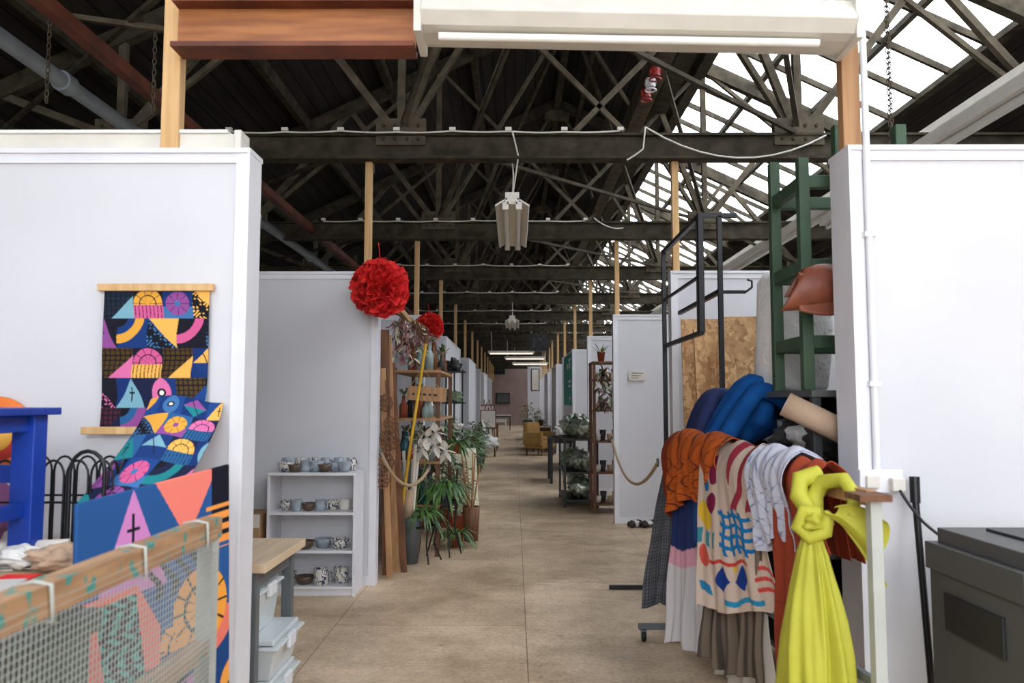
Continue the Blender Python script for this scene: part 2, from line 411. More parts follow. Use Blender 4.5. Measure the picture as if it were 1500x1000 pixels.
# horizontal cross bracing along the tie level
b=B()
for k in range(1,15):
    y=3.17*k
    b.beam((-.9,y,3.6),(2.3,y+3.17,3.6),.03,.03,STEEL)
    b.beam((-.9,y,3.62),(-4.2,y+3.17,3.62),.03,.03,STEEL)
    b.beam((2.3,y,3.6),(4.6,y+3.17,3.6),.03,.03,STEEL)
    b.beam((.69,y,RZ-.2),(2.3,y+3.17,3.65),.04,.04,STEEL); b.beam((.69,y,RZ-.2),(-.92,y+3.17,3.65),.04,.04,STEEL)
b.done('roof_bracing_rods')
# red valves on the longitudinal pipe
b=B(); REDM=mat('red_painted_valve',(150,40,34),.4)
for (y,m1) in((7.0,REDM),(7.25,WHITE2),(7.5,REDM)):
    b.cyl((1.27,y,4.44),(1.27,y,4.36),.045,m1); b.cyl((1.22,y,4.40),(1.32,y,4.40),.03,m1); b.tube([(1.27+.05*math.cos(t),y+.05*math.sin(t),4.33) for t in np.linspace(0,2*pi,13)[:-1]],.008,m1,6,closed=True)
b.cyl((1.27,6.9,4.46),(1.27,7.9,4.46),.03,STEEL2)
b.done('pipe_valves')
# longitudinal trunking
b=B(); b.cyl((-2.82,3.3,3.42),(-2.82,46,3.42),.05,PIPE,seg=16)
for k in range(12): b.cyl((-2.82,4.8+3*k,3.42),(-2.82,4.9+3*k,3.42),.065,PIPE,seg=16)
b.done('service_pipe')
b=B(); b.beam((-2.45,3.3,3.5),(-2.45,46,3.5),.07,.08,RUST); b.done('rust_steel_rail')
b=B(); b.beam((3.15,3.3,3.37),(3.15,46,3.37),.16,.09,FIX); b.beam((3.15,3.3,3.3),(3.15,46,3.3),.05,.04,DARKF); b.done('cable_trunking')
b=B(); b.beam((3.75,3.3,3.85),(3.75,46,3.85),.07,.1,FIX); b.done('cable_trunking')
def fixture(name,x,y0,y1,z,w=.27,lit=False,hang=True):
    b=B(); l=y1-y0; y=(y0+y1)/2
    b.box((x,y,z+.05),(w*.42,l,.08),FIX)
    for s in(-1,1):
        b.box((x+s*w*.33,y,z+.01),(w*.42,l,.012),FIX,(0,s*.55,0))
        b.cyl((x+s*w*.2,y0+.05,z-.03),(x+s*w*.2,y1-.05,z-.03),.018,EMIT if lit else DARKF,seg=10)
        b.box((x+s*w*.2,y0+.03,z-.02),(.05,.05,.06),FIX); b.box((x+s*w*.2,y1-.03,z-.02),(.05,.05,.06),FIX)
    b.box((x,y,z+.003),(w*.3,l-.01,.02),FIX)
    if hang:
        for yy in(y0+.1,y1-.1): b.tube([(x,yy,z+.08),(x+.01,yy,z+.25),(x,yy,3.4)],.006,FIX,6)
    return b.done(name)
fixture('fluorescent_light',-.02,6.34,8.1,3.03)
fixture('fluorescent_light',-.05,15.6,17.2,3.03)
for (x,y) in((-.1,24),(.35,27),(.6,31)):
    b=B(); b.box((x,y,2.92),(1.4,.2,.06),FIX); b.cyl((x-.65,y,2.87),(x+.65,y,2.87),.018,EMIT); 
    for s in(-.6,.6): b.tube([(x+s,y,2.95),(x+s,y,3.62)],.006,FIX,6)
    b.done('strip_light')
for (x,y) in ((-2.55,6.9),(-2.6,13),(3.15,7.2)):
    b=B(); b.box((x,y,3.2),(.22,1.3,.05),FIX); b.cyl((x-.05,y-.6,3.15),(x-.05,y+.6,3.15),.02,DARKF); b.cyl((x+.05,y-.6,3.15),(x+.05,y+.6,3.15),.02,DARKF)
    for s in(-.5,.5): b.tube([(x,y+s,3.22),(x,y+s,3.34)],.006,BLACK,6)
    b.done('fluorescent_light')
# cables on tie beams
def cable(name,pts,r=.007,mt=FIX,sag=0):
    out=[]
    for a,c in zip(pts[:-1],pts[1:]):
        a=Vector(a);c=Vector(c)
        for i in range(10):
            t=i/10; out.append(a.lerp(c,t)-Vector((0,0,sag*4*t*(1-t)*(c-a).length)))
    out.append(Vector(pts[-1])); b=B(); b.tube(out,r,mt,6); return b.done(name)
for k in range(2,8):
    y=3.17*k-.08; pts=[(x,y,3.60+random.uniform(-.01,.01)) for x in np.arange(-2.3,1.0,.45)]
    cable('white_cable',pts,.006+.0006*k,sag=.02)
    b=B()
    for p in pts[::1]: b.box((p[0],y,3.615),(.05,.03,.025),FIX)
    b.done('cable_clips')
cable('white_cable',[(1.05,6.26,3.63),(2.5,6.26,3.56)],sag=.15)
cable('white_cable',[(-.02,6.26,3.6),(.03,6.3,3.4),(-.02,6.44,3.1)],sag=.0)
cable('white_cable',[(1.05,6.26,3.63),(1.03,6.26,3.45),(.9,6.26,3.36)],sag=.03)
cable('white_cable',[(.95,9.4,3.62),(1.3,9.4,3.5)],sag=.13)
# chains
def chain(x,y,z0,z1):
    b=B(); z=z0; k=0
    while z<z1:
        pts=[]
        for i in range(8):
            t=i*2*pi/8; o=.011*math.cos(t); pts.append((x+(o if k%2 else 0),y+(0 if k%2 else o),z+.022*math.sin(t)))
        b.tube(pts,.0035,STEEL2,5,closed=True); z+=.034; k+=1
    b.done('hanging_chain')
chain(2.36,4.9,3.0,4.2); chain(2.42,5.0,3.05,4.1); chain(-2.6,4.3,3.1,3.6); chain(-2.1,4.5,3.1,3.6)
b=B(); b.beam((-2.65,4.3,3.6),(-2.05,4.5,3.6),.03,.03,STEEL2); b.done('chain_hanger_bar')

# ------------------------------------------------------------------ partitions
H=2.45
def part(name,x0,x1,y,t=.1,end='r'):
    b=B(); b.bx(x0,x1,y,y+t,0,H,WHITE)
    xe=x1 if end=='r' else x0; s=1 if end=='r' else -1
    b.bx(min(xe,xe+s*.012),max(xe,xe+s*.012),y-.018,y+t+.006,0,H,WHITE2)
    b.bx(min(xe-s*.045,xe),max(xe-s*.045,xe),y-.012,y,0,H,WHITE2)
    xi=xe-s*.045; a,c=(x0,xi) if end=='r' else (xi,x1)
    b.bx(a,c,y-.010,y,H-.04,H,WHITE2)
    b.bx(min(x0,xe+s*.014),max(x1,xe+s*.014),y-.02,y+t+.014,H,H+.02,WHITE2)
    b.bx(a,c,y-.010,y,0,.07,WHITE2)
    return b.done(name)
YS=[3.22,6.34,9.55,12.7,15.9,19,22.2,25.4,28.5,31.7,35,38,41,44]
RXS=[1.367,1.255,1.19,1.17,1.16,1.15,1.16,1.15,1.2,1.15,1.2,1.2,1.6,2.]
for k,y in enumerate(YS):
    part('wall_partition_left_%d'%(k+1),XL,-1.10 if k<12 else -1.5,y,.13 if k==0 else .1)
    part('wall_partition_right_%d'%(k+1),RXS[k],XR,y-.03,.17 if k==0 else .1,'l')
    px=-1.44 if k==0 else -1.19; qx=1.405 if k==0 else RXS[k]+.05
    for (x,mt) in((px,PINE),(qx,TAN if k==0 else PINE)):
        b=B(); w=.075 if k==0 else .055
        b.bx(x-w/2,x+w/2,y+.02,y+.08,H+.02,3.38,mt)
        b.bx(x-w/2-.01,x+w/2+.01,y+.08,y+.1,3.3,3.38,STEEL2)
        b.done('timber_post',bevel=.004)
def lpart(name,x,y0,y1):
    b=B(); b.bx(x-.05,x+.05,y0,y1,0,H,WHITE); b.bx(x-.06,x+.06,y0,y1,H,H+.02,WHITE2); b.bx(x-.06,x+.06,y0,y1,0,.07,WHITE2); b.done(name)
lpart('wall_partition_left_20',-1.15,12.82,15.86); lpart('wall_partition_left_21',-1.15,19.2,22.1)
lpart('wall_partition_right_20',1.22,16.02,18.9); lpart('wall_partition_right_21',1.22,22.4,25.2); lpart('wall_partition_right_22',1.22,28.7,31.5)
lpart('wall_partition_left_22',-1.15,28.7,31.6)
# overhead beam + light between front posts
b=B(); x0,x1=-1.4,-.41
b.bx(x0,x1,3.20,3.22,2.89,3.06,JOIST); b.bx(x0,x1,3.13,3.26,2.87,2.89,RUST); b.bx(x0,x1,3.13,3.26,3.06,3.08,RUST); b.done('brown_channel_beam')
b=B()
prof=[(2.98,2.93),(3.02,2.885),(3.07,2.875),(3.17,2.875),(3.22,2.885),(3.26,2.93),(3.2,3.03),(3.04,3.03)]
n=len(prof); vs=[(-.365,y,z+.02) for y,z in prof]+[(1.33,y,z-.02) for y,z in prof]
b.add(vs,[(i,(i+1)%n,n+(i+1)%n,n+i) for i in range(n)]+[tuple(range(n)),tuple(reversed(range(n,2*n)))],FIX)
b.cyl((-.3,3.05,2.87),(1.2,3.05,2.84),.016,DARKF); b.bx(1.33,1.355,3.0,3.22,2.84,3.05,FIX); b.bx(-.395,-.365,3.0,3.24,2.87,3.06,FIX)
b.done('overhead_strip_light',bevel=.003)
b=B(); b.bx(-3.6,-1.17,3.26,3.34,H+.02,H+.10,FIX); b.bx(-1.17,-1.14,3.24,3.35,H+.02,H+.11,FIX); b.bx(-3.6,-1.2,3.25,3.35,H+.10,H+.115,DARKF); b.done('spare_strip_light',bevel=.004)
# conduit + socket on right front wall
b=B(); b.cyl((1.425,3.165,1.16),(1.425,3.165,3.4),.014,WHITE2); 
for z in(1.5,2.1): b.box((1.425,3.165,z),(.045,.03,.02),WHITE2)
b.done('wall_conduit')
b=B(); b.box((1.43,3.155,1.12),(.17,.035,.09),WHITE2); b.box((1.39,3.13,1.12),(.05,.02,.05),CERW); b.box((1.48,3.12,1.11),(.05,.04,.05),CERW); b.done('power_socket',bevel=.004)
cable('printer_cable',[(1.48,3.10,1.09),(1.53,3.03,.98),(1.62,2.95,.9)],.006,BLACK,.05)

# ------------------------------------------------------------------ left foreground
W,Hh=.425,.56
wav=lambda U,V:(-1.66+W*U, 3.195-.01*np.sin(V*6+U*2)*V, 1.885-.56*V)
color_grid('patterned_wall_hanging',wav,220,290,folk(W,Hh,.12,8,BL,FG))
b=B(); b.bx(-1.685,-1.215,3.18,3.203,1.875,1.905,PINE); b.bx(-1.72,-1.235,3.165,3.19,1.30,1.33,PINE); b.done('wooden_hanger_bars',bevel=.003)
def f2(U,V):
    return (-1.455+.29*U-.05*V*V+.03*U*V, 3.185-.42*V**1.4, 1.44-.30*V-.06*V*V+.015*np.sin(U*5))
color_grid('patterned_fabric_sample',f2,150,190,folk(.29,.42,.095,23,BL,FG))
# painted panel
TL=np.array([-1.20,2.20,1.150]);TR=np.array([-.985,2.75,1.215]);
PCF=folk(.62,1.15,.2,5,[(28,66,120),(34,92,130),(20,24,34)],[(230,120,100),(190,116,180),(236,160,70),(60,150,150),(232,130,110),(170,110,180)])
def fp(U,V):
    T=TL[:,None]*(1-U)+TR[:,None]*U
    return (T[0]+.04*V, T[1]-.02*V, T[2]*(1-V)+.005*V)
def pcf(U,V):
    c=PCF(U,V)
    c[(V<.38)]= (40,84,140)
    tri=lambda ux,uy,w,h:(V-uy>0)&(V-uy<h)&(np.abs(U-ux)<(V-uy)/h*w)
    c[tri(.32,.0,.22,.26)]=(206,132,190)
    c[(np.abs(U-.32)<.008)&(V>.06)&(V<.17)]=(20,20,30); c[(np.abs(V-.1)<.004)&(np.abs(U-.32)<.04)]=(20,20,30)
    m=(V<.17)&(np.abs(U-.68)<(.17-V)/.17*.22); c[m]=(236,126,110)
    m=(np.abs(U-.62)<.2)&(V>.15)&(V<.3)&(np.sin(U*60+3*np.sin(V*40))>.3); c[m]=(18,20,34)
    m=(V<.2)&(U>.86); c[m]=(18,20,34); m=(V>.1)&(V<.22)&(U>.82)&(np.sin(V*200)>-.3); c[m]=(236,150,70)
    m=(V>.24)&(V<.46)&(U<.5)&(U-V*1.2<.06); c[m]=(230,120,104)
    m=(V>.26)&(V<.52)&(np.abs(U-.22-(V-.26)*.3)<.12); c[m]=(20,26,34); m2=m&(np.sin(U*70+3*np.sin(V*80))*np.sin(V*110)>.2); c[m2]=(70,160,150)
    h=np.hypot((U-.78)*.6,(V-.36)*1.15); th=np.arctan2((V-.36)*1.15,(U-.78)*.6)
    m=(h<.12); c[m]=(240,160,60); m2=m&((np.abs(np.sin(6*th))<.2)|(np.abs(h-.07)<.006)); c[m2]=(20,20,20)
    return c
color_grid('painted_pattern_panel',fp,240,360,pcf,.015)
# dark bin behind the mesh
b=B()
vs=[]
for (z,s) in((0,.86),(.94,1.)):
    for (i,j) in((-1,-1),(1,-1),(1,1),(-1,1)): vs.append((-1.06+i*.15*s,1.5+j*.26*s,z))
b.add(vs,[(3,2,1,0),(0,1,5,4),(1,2,6,5),(2,3,7,6),(3,0,4,7)],DGREEN)
b.box((-1.06,1.5,.96),(.33,.55,.05),DGREEN); b.box((-1.06,1.5,.99),(.28,.48,.02),GREYM)
for j in(-.15,0,.15): b.box((-.905,1.5+j,.5),(.02,.02,.8),DGREEN)
b.done('dark_green_storage_bin',bevel=.01)
# mesh screen frame
b=B(); X=-.83
b.bx(X-.025,X+.025,1.05,2.22,1.06,1.115,SPLAT); b.bx(X-.022,X+.018,1.11,2.16,.76,.80,SPLAT); b.bx(X-.022,X+.018,1.11,2.16,.0,.06,SPLAT)
b.bx(X-.02,X+.02,2.165,2.215,0,1.06,MESHW); b.bx(X-.02,X+.02,1.05,1.10,0,1.06,MESHW)
y=1.1
while y<2.17: b.bx(X+.0212,X+.0232,y-.0007,y+.0007,.06,1.09,MESHW); y+=.0145
z=.07
while z<1.09: b.bx(X+.0232,X+.0252,1.1,2.19,z-.0007,z+.0007,MESHW); z+=.0145
for yy in(1.15,2.13): b.bx(X-.06,X+.2,yy-.02,yy+.02,0.001,.035,SPLAT)
for yy in(1.4,1.75,2.1): b.tube([(X,yy,1.12),(X+.03,yy,1.115),(X+.03,yy+.01,1.05),(X-.03,yy,1.05),(X-.03,yy,1.115),(X,yy,1.12)],.004,MESHW,6)
b.done('wire_mesh_screen')
# table
b=B(); b.bx(-2.6,-1.28,1.75,3.15,.86,.9,PLY)
for x in(-2.53,-1.34):
    for yy in(1.82,3.08): b.bx(x-.03,x+.03,yy-.03,yy+.03,0,.86,GREYM)
b.bx(-2.5,-1.38,3.06,3.1,.78,.86,GREYM); b.done('work_table',bevel=.004)
b=B(); x0,x1,y0,y1=-2.02,-1.585,2.32,2.72
b.bx(x0-.02,x1+.025,y0-.03,y1+.03,1.385,1.41,BLUEP)
for x in(x0+.04,x1-.04):
    for yy in(y0+.04,y1-.04): b.bx(x-.038,x+.038,yy-.038,yy+.038,.901,1.385,BLUEP)
for yy in(y0+.04,y1-.04): b.bx(x0+.05,x1-.05,yy-.015,yy+.015,1.16,1.22,BLUEP); b.bx(x0+.05,x1-.05,yy-.02,yy+.02,1.33,1.384,BLUEP)
for x in(x0+.04,x1-.04): b.bx(x-.015,x+.015,y0+.05,y1-.05,1.05,1.1,BLUEP); b.bx(x-.02,x+.02,y0+.05,y1-.05,1.33,1.384,BLUEP)
b.done('blue_wooden_stool',bevel=.004)
# wire basket with hoop tops
b=B()
for yy in(2.80,3.02):
    b.tube([(-1.82,yy,.91),(-1.42,yy,.91)],.0045,BLACK,6); b.tube([(-1.82,yy,1.08),(-1.42,yy,1.08)],.0045,BLACK,6)
    for k in range(5):
        x=-1.78+k*.085; b.tube([(x-.038,yy,.91)]+[(x+.038*-math.cos(t),yy,1.17+.055*math.sin(t)) for t in np.linspace(0,pi,9)]+[(x+.038,yy,.91)],.0045,BLACK,6)
for k in range(3): b.tube([(-1.42,2.84+.08*k-.03,.91)]+[(-1.42,2.84+.08*k+.033*-math.cos(t),1.17+.05*math.sin(t)) for t in np.linspace(0,pi,9)]+[(-1.42,2.84+.08*k+.033,.91)],.005,BLACK,6)
b.tube([(-1.53,2.76,.905),(-1.53,2.76,1.17)]+[(-1.47-.06*math.cos(t),2.76,1.19+.07*math.sin(t)) for t in np.linspace(0,pi,9)]+[(-1.41,2.76,.905)],.007,BLACK,8)
for x in(-1.82,-1.42): b.tube([(x,2.80,.91),(x,3.02,.91)],.0045,BLACK,6)
b.done('wire_magazine_rack')
b=B()
for i,(x,yy,w,d,r,m) in enumerate([(-1.75,2.6,.3,.22,.3,PAPER),(-1.55,2.65,.28,.2,-.2,CERW),(-1.9,2.95,.3,.2,.1,PAPER),(-1.42,2.62,.16,.26,.5,KRAFT),(-1.45,2.35,.1,.1,.1,RED),(-1.5,2.2,.25,.2,.2,CERW)]):
    b.box((x,yy,.903+.004*i),(w,d,.004),m,(0,0,r))
b.cyl((-1.7,2.66,.945),(-1.5,2.72,.945),.025,PAPER); b.blob((-1.40,2.5,.95),(.09,.08,.035),KRAFT,.3,3); b.blob((-1.55,2.55,.945),(.09,.06,.03),WADD,.3,8)
b.done('loose_papers')
b=B()
b.lathe([(.001,.01),(.15,.01),(.15,0),(.001,0)],(-2.07,3.20,1.30),mat('orange_disc',(230,120,50),.6),36,Matrix.Rotation(pi/2,3,'X'))
b.lathe([(.001,.014),(.11,.014),(.11,.01)],(-2.07,3.20,1.30),mat('red_disc',(190,60,50),.6),36,Matrix.Rotation(pi/2,3,'X'))
b.lathe([(.001,.018),(.07,.018),(.07,.012)],(-2.07,3.20,1.30),mat('ochre_disc',(226,170,70),.6),36,Matrix.Rotation(pi/2,3,'X'))
b.done('painted_round_plaque')
b=B(); b.blob((-2.02,3.02,1.02),(.13,.09,.12),mat('mauve_cloth',(120,70,110),.8),.2,5); b.done('bundle_of_fabric')

# table behind the front partition with plastic boxes
b=B(); b.bx(-2.6,-1.06,3.45,4.1,.70,.74,PLY)
for x in(-2.5,-1.13):
    for yy in(3.5,4.04): b.bx(x-.025,x+.025,yy-.025,yy+.025,0,.7,GREYM)
b.bx(-2.47,-1.16,3.48,3.51,.62,.7,GREYM); b.bx(-1.145,-1.115,3.53,4.01,.62,.7,GREYM)
b.done('trestle_table',bevel=.004)
def pbox(x0,x1,y0,y1,z0,z1):
    b=B(); M_=PLAST; cx,cy=(x0+x1)/2,(y0+y1)/2
    vs=[]
    for (z,s) in((z0,.88),(z1-.03,1.0)):
        for (i,j) in((-1,-1),(1,-1),(1,1),(-1,1)): vs.append((cx+i*s*(x1-x0)/2,cy+j*s*(y1-y0)/2,z))
    b.add(vs,[(3,2,1,0),(0,1,5,4),(1,2,6,5),(2,3,7,6),(3,0,4,7)],M_)
    b.box((cx,cy,z1-.035),(x1-x0+.03,y1-y0+.03,.015),M_); b.box((cx,cy,z1-.012),(x1-x0-.02,y1-y0-.02,.024),M_)
    for j in(-1,1): b.box((cx,cy+j*((y1-y0)/2+.012),z1-.04),(.1,.02,.05),WHITE2)
    b.box((x1+.012,cy,z1-.045),(.02,.1,.06),WHITE2)
    b.done('plastic_storage_box',bevel=.006)
pbox(-1.6,-1.06,3.58,3.98,0,.2); pbox(-1.6,-1.05,3.58,4.0,.202,.38); pbox(-1.55,-1.14,3.6,3.95,.382,.61)
# white shelf with ceramics
b=B(); x0,x1,y0,y1=-1.84,-1.18,5.98,6.3
b.bx(x0,x0+.02,y0,y1,0,.88,WHITE2); b.bx(x1-.02,x1,y0,y1,0,.88,WHITE2); b.bx(x0,x1,y0-.005,y1,.88,.9,WHITE2); b.bx(x0+.02,x1-.02,y1-.01,y1,0,.88,WHITE2)
for z in(.05,.31,.59): b.bx(x0+.02,x1-.02,y0+.002,y1-.01,z,z+.02,WHITE2)
b.bx(x0+.02,x1-.02,y0+.02,y0+.035,0,.05,WHITE2); b.done('white_bookcase',bevel=.002)
def bowl(b,x,y,z,r,h,mt): b.lathe([(.001,0),(r*.55,0),(r*.8,h*.4),(r,h),(r*.94,h),(r*.72,h*.42),(.001,.012)],(x,y,z),mt,20)
def mug(b,x,y,z,r,h,mt,a=0):
    b.lathe([(.001,0),(r*.92,0),(r,h*.2),(r,h),(r*.9,h),(r*.9,.012),(.001,.012)],(x,y,z),mt,18)
    ca,sa=math.cos(a),math.sin(a)
    b.tube([(x+ca*(r+.025*math.sin(t))*1.,y+sa*(r+.025*math.sin(t)),z+h*.5-h*.3*math.cos(t)) for t in np.linspace(0,pi,9)],.005,mt,6)
b=B(); rr=random.Random(4); DK=mat('dark_glazed_ceramic',(90,74,60),.35,var=.3,scale=20); CERG=mat('grey_blue_glaze',(150,158,166),.3,var=.25,scale=18)
for (z,items) in ((.9,'bDmbDbb'),(.61,'bmDmbm'),(.33,'bDbb'),(.07,'bDmm')):
    n=len(items)
    for i,c in enumerate(items):
        x=x0+.07+(x1-x0-.14)*(i+.5)/n; y=y0+.1+rr.uniform(-.03,.06); k=rr.choice([CERP,CERP,CERG,CERW])
        if c=='m': mug(b,x,y,z,.038+.006*rr.random()+(.012 if z<.2 else 0),.08+.01*rr.random()+(.03 if z<.2 else 0),k,rr.uniform(-1,1))
        elif c=='b': bowl(b,x,y,z,.052+.012*rr.random()+(.012 if z<.4 else 0),.065+.02*rr.random(),k)
        else: bowl(b,x,y,z,.055+(.02 if z<.4 else 0),.06,DK)
for i in range(6): mug(b,x0+.08+i*.1,y0+.21,.9,.036,.10,rr.choice([CERP,CERG]),rr.uniform(0,3))
b.done('ceramic_mugs_and_bowls')
b=B(); b.bx(-2.15,-1.88,5.95,6.25,0,.6,CARD); b.bx(-2.149,-1.881,5.94,5.95,.5,.599,PAPER); b.done('cardboard_box',bevel=.005)

# ------------------------------------------------------------------ left flower stall
b=B()
for (xb,yb,xt,yt,L,w,m) in((-1.06,6.72,-1.07,6.52,2.02,.075,BROWN),(-1.0,6.85,-1.05,6.56,1.98,.06,TAN),(-.93,6.82,-1.02,6.62,1.75,.05,BROWN),(-1.02,6.62,-1.08,6.5,1.7,.05,TAN),(-.95,6.95,-1.02,6.7,1.5,.05,BROWN)):
    b.beam((xb,yb,.0),(xt,yt,L),w,.025,m,up=(0,1,0))
b.done('leaning_timber_planks',bevel=.003)
b=B()
for (x,y,z,r) in((-1.05,6.46,1.42,.07),(-1.01,6.44,1.12,.09),(-1.04,6.42,.95,.085),(-1.0,6.48,1.25,.065),(-1.06,6.42,.80,.065)):
    for k in range(8):
        a=k*pi/4; c=Vector((x+math.cos(a)*r*.62,y,z+math.sin(a)*r*.62))
        b.tube([c+Vector((math.cos(t)*r*.3,0,math.sin(t)*r*.3)) for t in np.linspace(0,2*pi,9)[:-1]],r*.1,BROWN,5,closed=True)
    b.tube([(x+math.cos(t)*r*.3,y,z+math.sin(t)*r*.3) for t in np.linspace(0,2*pi,13)[:-1]],r*.12,BROWN,6,closed=True)
b.tube([(-1.05,6.46,1.6),(-1.02,6.46,1.2),(-1.05,6.43,.8)],.006,BROWN,5)
b.done('carved_wooden_rosette_garland')
def pompom(c,r,n,seed):
    rnd=random.Random(seed); b=B(); c=Vector(c)
    b.blob(c,(r*.6,)*3,RED,.1,seed,24,16)
    for i in range(n):
        z=1-2*(i+.5)/n; a=i*2.39996; q=math.sqrt(1-z*z); d=Vector((q*math.cos(a),q*math.sin(a),z))
        t=d.orthogonal().normalized(); t=(Matrix.Rotation(rnd.uniform(0,6.28),3,d)@t); u=d.cross(t)
        L=r*rnd.uniform(.88,1.06); w=r*rnd.uniform(.26,.42); n_=9; vs=[]
        ph=rnd.uniform(0,6.28); tl=rnd.uniform(-.6,.6)
        for j,(rad,sw) in enumerate(((.5,.35),(.78,.8),(1.,1.15))):
            for k in range(n_+1):
                s=k/n_*2-1
                off=(math.sin(s*6+ph)*.07+math.sin(s*12+ph*2)*.03)*r*(j+.3)*.7
                vs.append(c+d*(L*rad*(1-.10*s*s*j)+(.03*math.sin(s*11+ph*3)*r if j==2 else 0))+t*(s*w*sw)+u*(off+tl*r*.35*(rad-.5)))
        b.add(vs,[(j*(n_+1)+k,j*(n_+1)+k+1,(j+1)*(n_+1)+k+1,(j+1)*(n_+1)+k) for j in range(2) for k in range(n_)],RED,True)
    b.tube([c+Vector((0,0,r*.7)),c+Vector((-.03,.05,r*1.6))],.003,RED,5)
    return b.done('red_paper_pompom')
pompom((-1.03,6.07,2.30),.228,170,1); pompom((-.985,9.2,2.29),.172,130,2)
b=B(); b.beam((-1.12,6.46,2.40),(-1.0,7.5,2.2),.03,.05,PINE); b.beam((-1.1,6.46,2.25),(-.98,8.9,2.22),.03,.045,TAN); b.done('timber_batten')
# hanging dried flowers
b=B(); rr=random.Random(9)
for i in range(9):
    p=Vector((-1.0+rr.uniform(-.05,.1),6.9+i*.22,2.2))
    for k in range(30):
        q=p+Vector((rr.uniform(-.1,.1),rr.uniform(-.12,.12),-rr.uniform(.05,.4)))
        b.leaf(q,(rr.uniform(-1,1),rr.uniform(-1,1),rr.uniform(-1,.2)),.08,.04,.3,rr.choice([PINK,LEAF2,CREAM,PINK,BROWN]),3)
        if k%3==0: b.tube([p,q],.003,BROWN,4)
b.done('hanging_dried_flowers')
# stall shelf
b=B()
for x in(-1.13,-.72):
    for y in(7.5,8.9): b.bx(x-.02,x+.02,y-.02,y+.02,0,1.75,BROWN)
for z in(.45,.85,1.25,1.7): b.bx(-1.155,-.695,7.475,8.925,z,z+.025,TAN)
b.done('flower_stall_shelving',bevel=.003)
b=B(); rr=random.Random(12)
JG=mat('bottle_glass',(150,165,160),.15,var=.1); JA=mat('amber_bottle',(110,70,40),.2,var=.1); JB=mat('teal_bottle',(50,100,110),.25,var=.1)
for z in(.475,.875,1.275,1.725):
    for i in range(22):
        x=rr.uniform(-1.1,-.76); y=7.55+i*.062; h=rr.uniform(.14,.28); r=rr.uniform(.025,.05); m=rr.choice([JG,JA,CERW,JG,JB,DIRT,TERRA])
        b.lathe([(.001,0),(r,0),(r,h*.55),(r*.4,h*.75),(r*.4,h),(r*.5,h)],(x,y,z),m,12)
        if rr.random()<.75:
            for k in range(9): b.leaf((x,y,z+h),(rr.uniform(-.6,.6),rr.uniform(-.6,.6),1),rr.uniform(.08,.18),.03,.5,rr.choice([LEAF,LEAF2,PINK,CREAM]),3)
b.done('bottles_and_vases')
b=B(); b.box((-.81,7.35,1.50),(.36,.02,.13),TAN,(0,.06,0)); 
for i,w in enumerate((.03,.05,.04,.03,.05)): b.box((-.93+i*.05,7.337,1.50-.003*i),(w*.7,.004,.02),DIRT)
b.tube([(-.97,7.35,1.56),(-.86,7.4,1.74),(-.7,7.35,1.56)],.004,ROPE,5); b.done('wooden_sign',bevel=.003)
b=B(); b.cyl((-.93,7.1,1.0),(-.80,7.15,1.95),.014,YELP); b.cyl((-.80,7.15,1.95),(-.79,7.155,2.03),.02,BROWN); b.cyl((-.93,7.1,1.0),(-1.05,7.08,.02),.014,YELP); b.done('yellow_broom_handle')
b=B(); b.lathe([(.001,0),(.07,0),(.1,.38),(.105,.4),(.09,.4),(.06,.03)],(-.93,7.2,.0),GREYM,20)
b.lathe([(.001,0),(.05,0),(.06,.3),(.055,.3)],(-.95,7.2,.35),KRAFT,14)
for i in range(6): b.cyl((-.93,7.2,.2),(-.93+random.uniform(-.09,.09),7.2+random.uniform(-.06,.06),random.uniform(.8,1.05)),.015,PAPER)
b.done('bucket_of_paper_rolls')
b=B(); 
for i,(x,y,z,a) in enumerate(((-.78,7.1,1.12,.3),(-.70,7.12,1.05,-.4),(-.62,7.15,1.0,-1.),(-.82,7.12,1.02,.8),(-.70,7.1,1.16,-.1))):
    for k in range(7):
        t=a+k*.9; b.leaf((x,y-.02,z),(math.cos(t),-.25,math.sin(t)),.11,.08,.15,PAPER if k%2 else CERW,5)
b.tube([(-.74,7.13,1.05),(-.85,7.2,.7),(-.92,7.2,.3)],.006,LEAF,6)
b.done('paper_flower_bouquet')
def fern(name,x,y,z,s,n=70,pot=True,mt=LEAF,seed=0,ph=.2,potm=None,wide=.035,droop=.9):
    r=random.Random(seed); b=B()
    if pot: b.lathe([(.001,0),(.1*s,0),(.14*s,ph*s),(.15*s,ph*s),(.15*s,ph*s*1.1),(.12*s,ph*s*1.1),(.11*s,ph*s*.9),(.001,ph*s*.9)],(x,y,z),potm or TERRA,18)
    zz=z+(ph*s if pot else 0)
    for i in range(n):
        a=r.uniform(0,6.28); e=r.uniform(.15,1.4); L=s*r.uniform(.3,.62)
        b.leaf((x+.05*s*math.cos(a),y+.05*s*math.sin(a),zz),(math.cos(a),math.sin(a),e),L,wide*s*r.uniform(.7,1.4),droop*r.uniform(.4,1.3),mt if r.random()<.75 else LEAF2,6)
    return b.done(name)
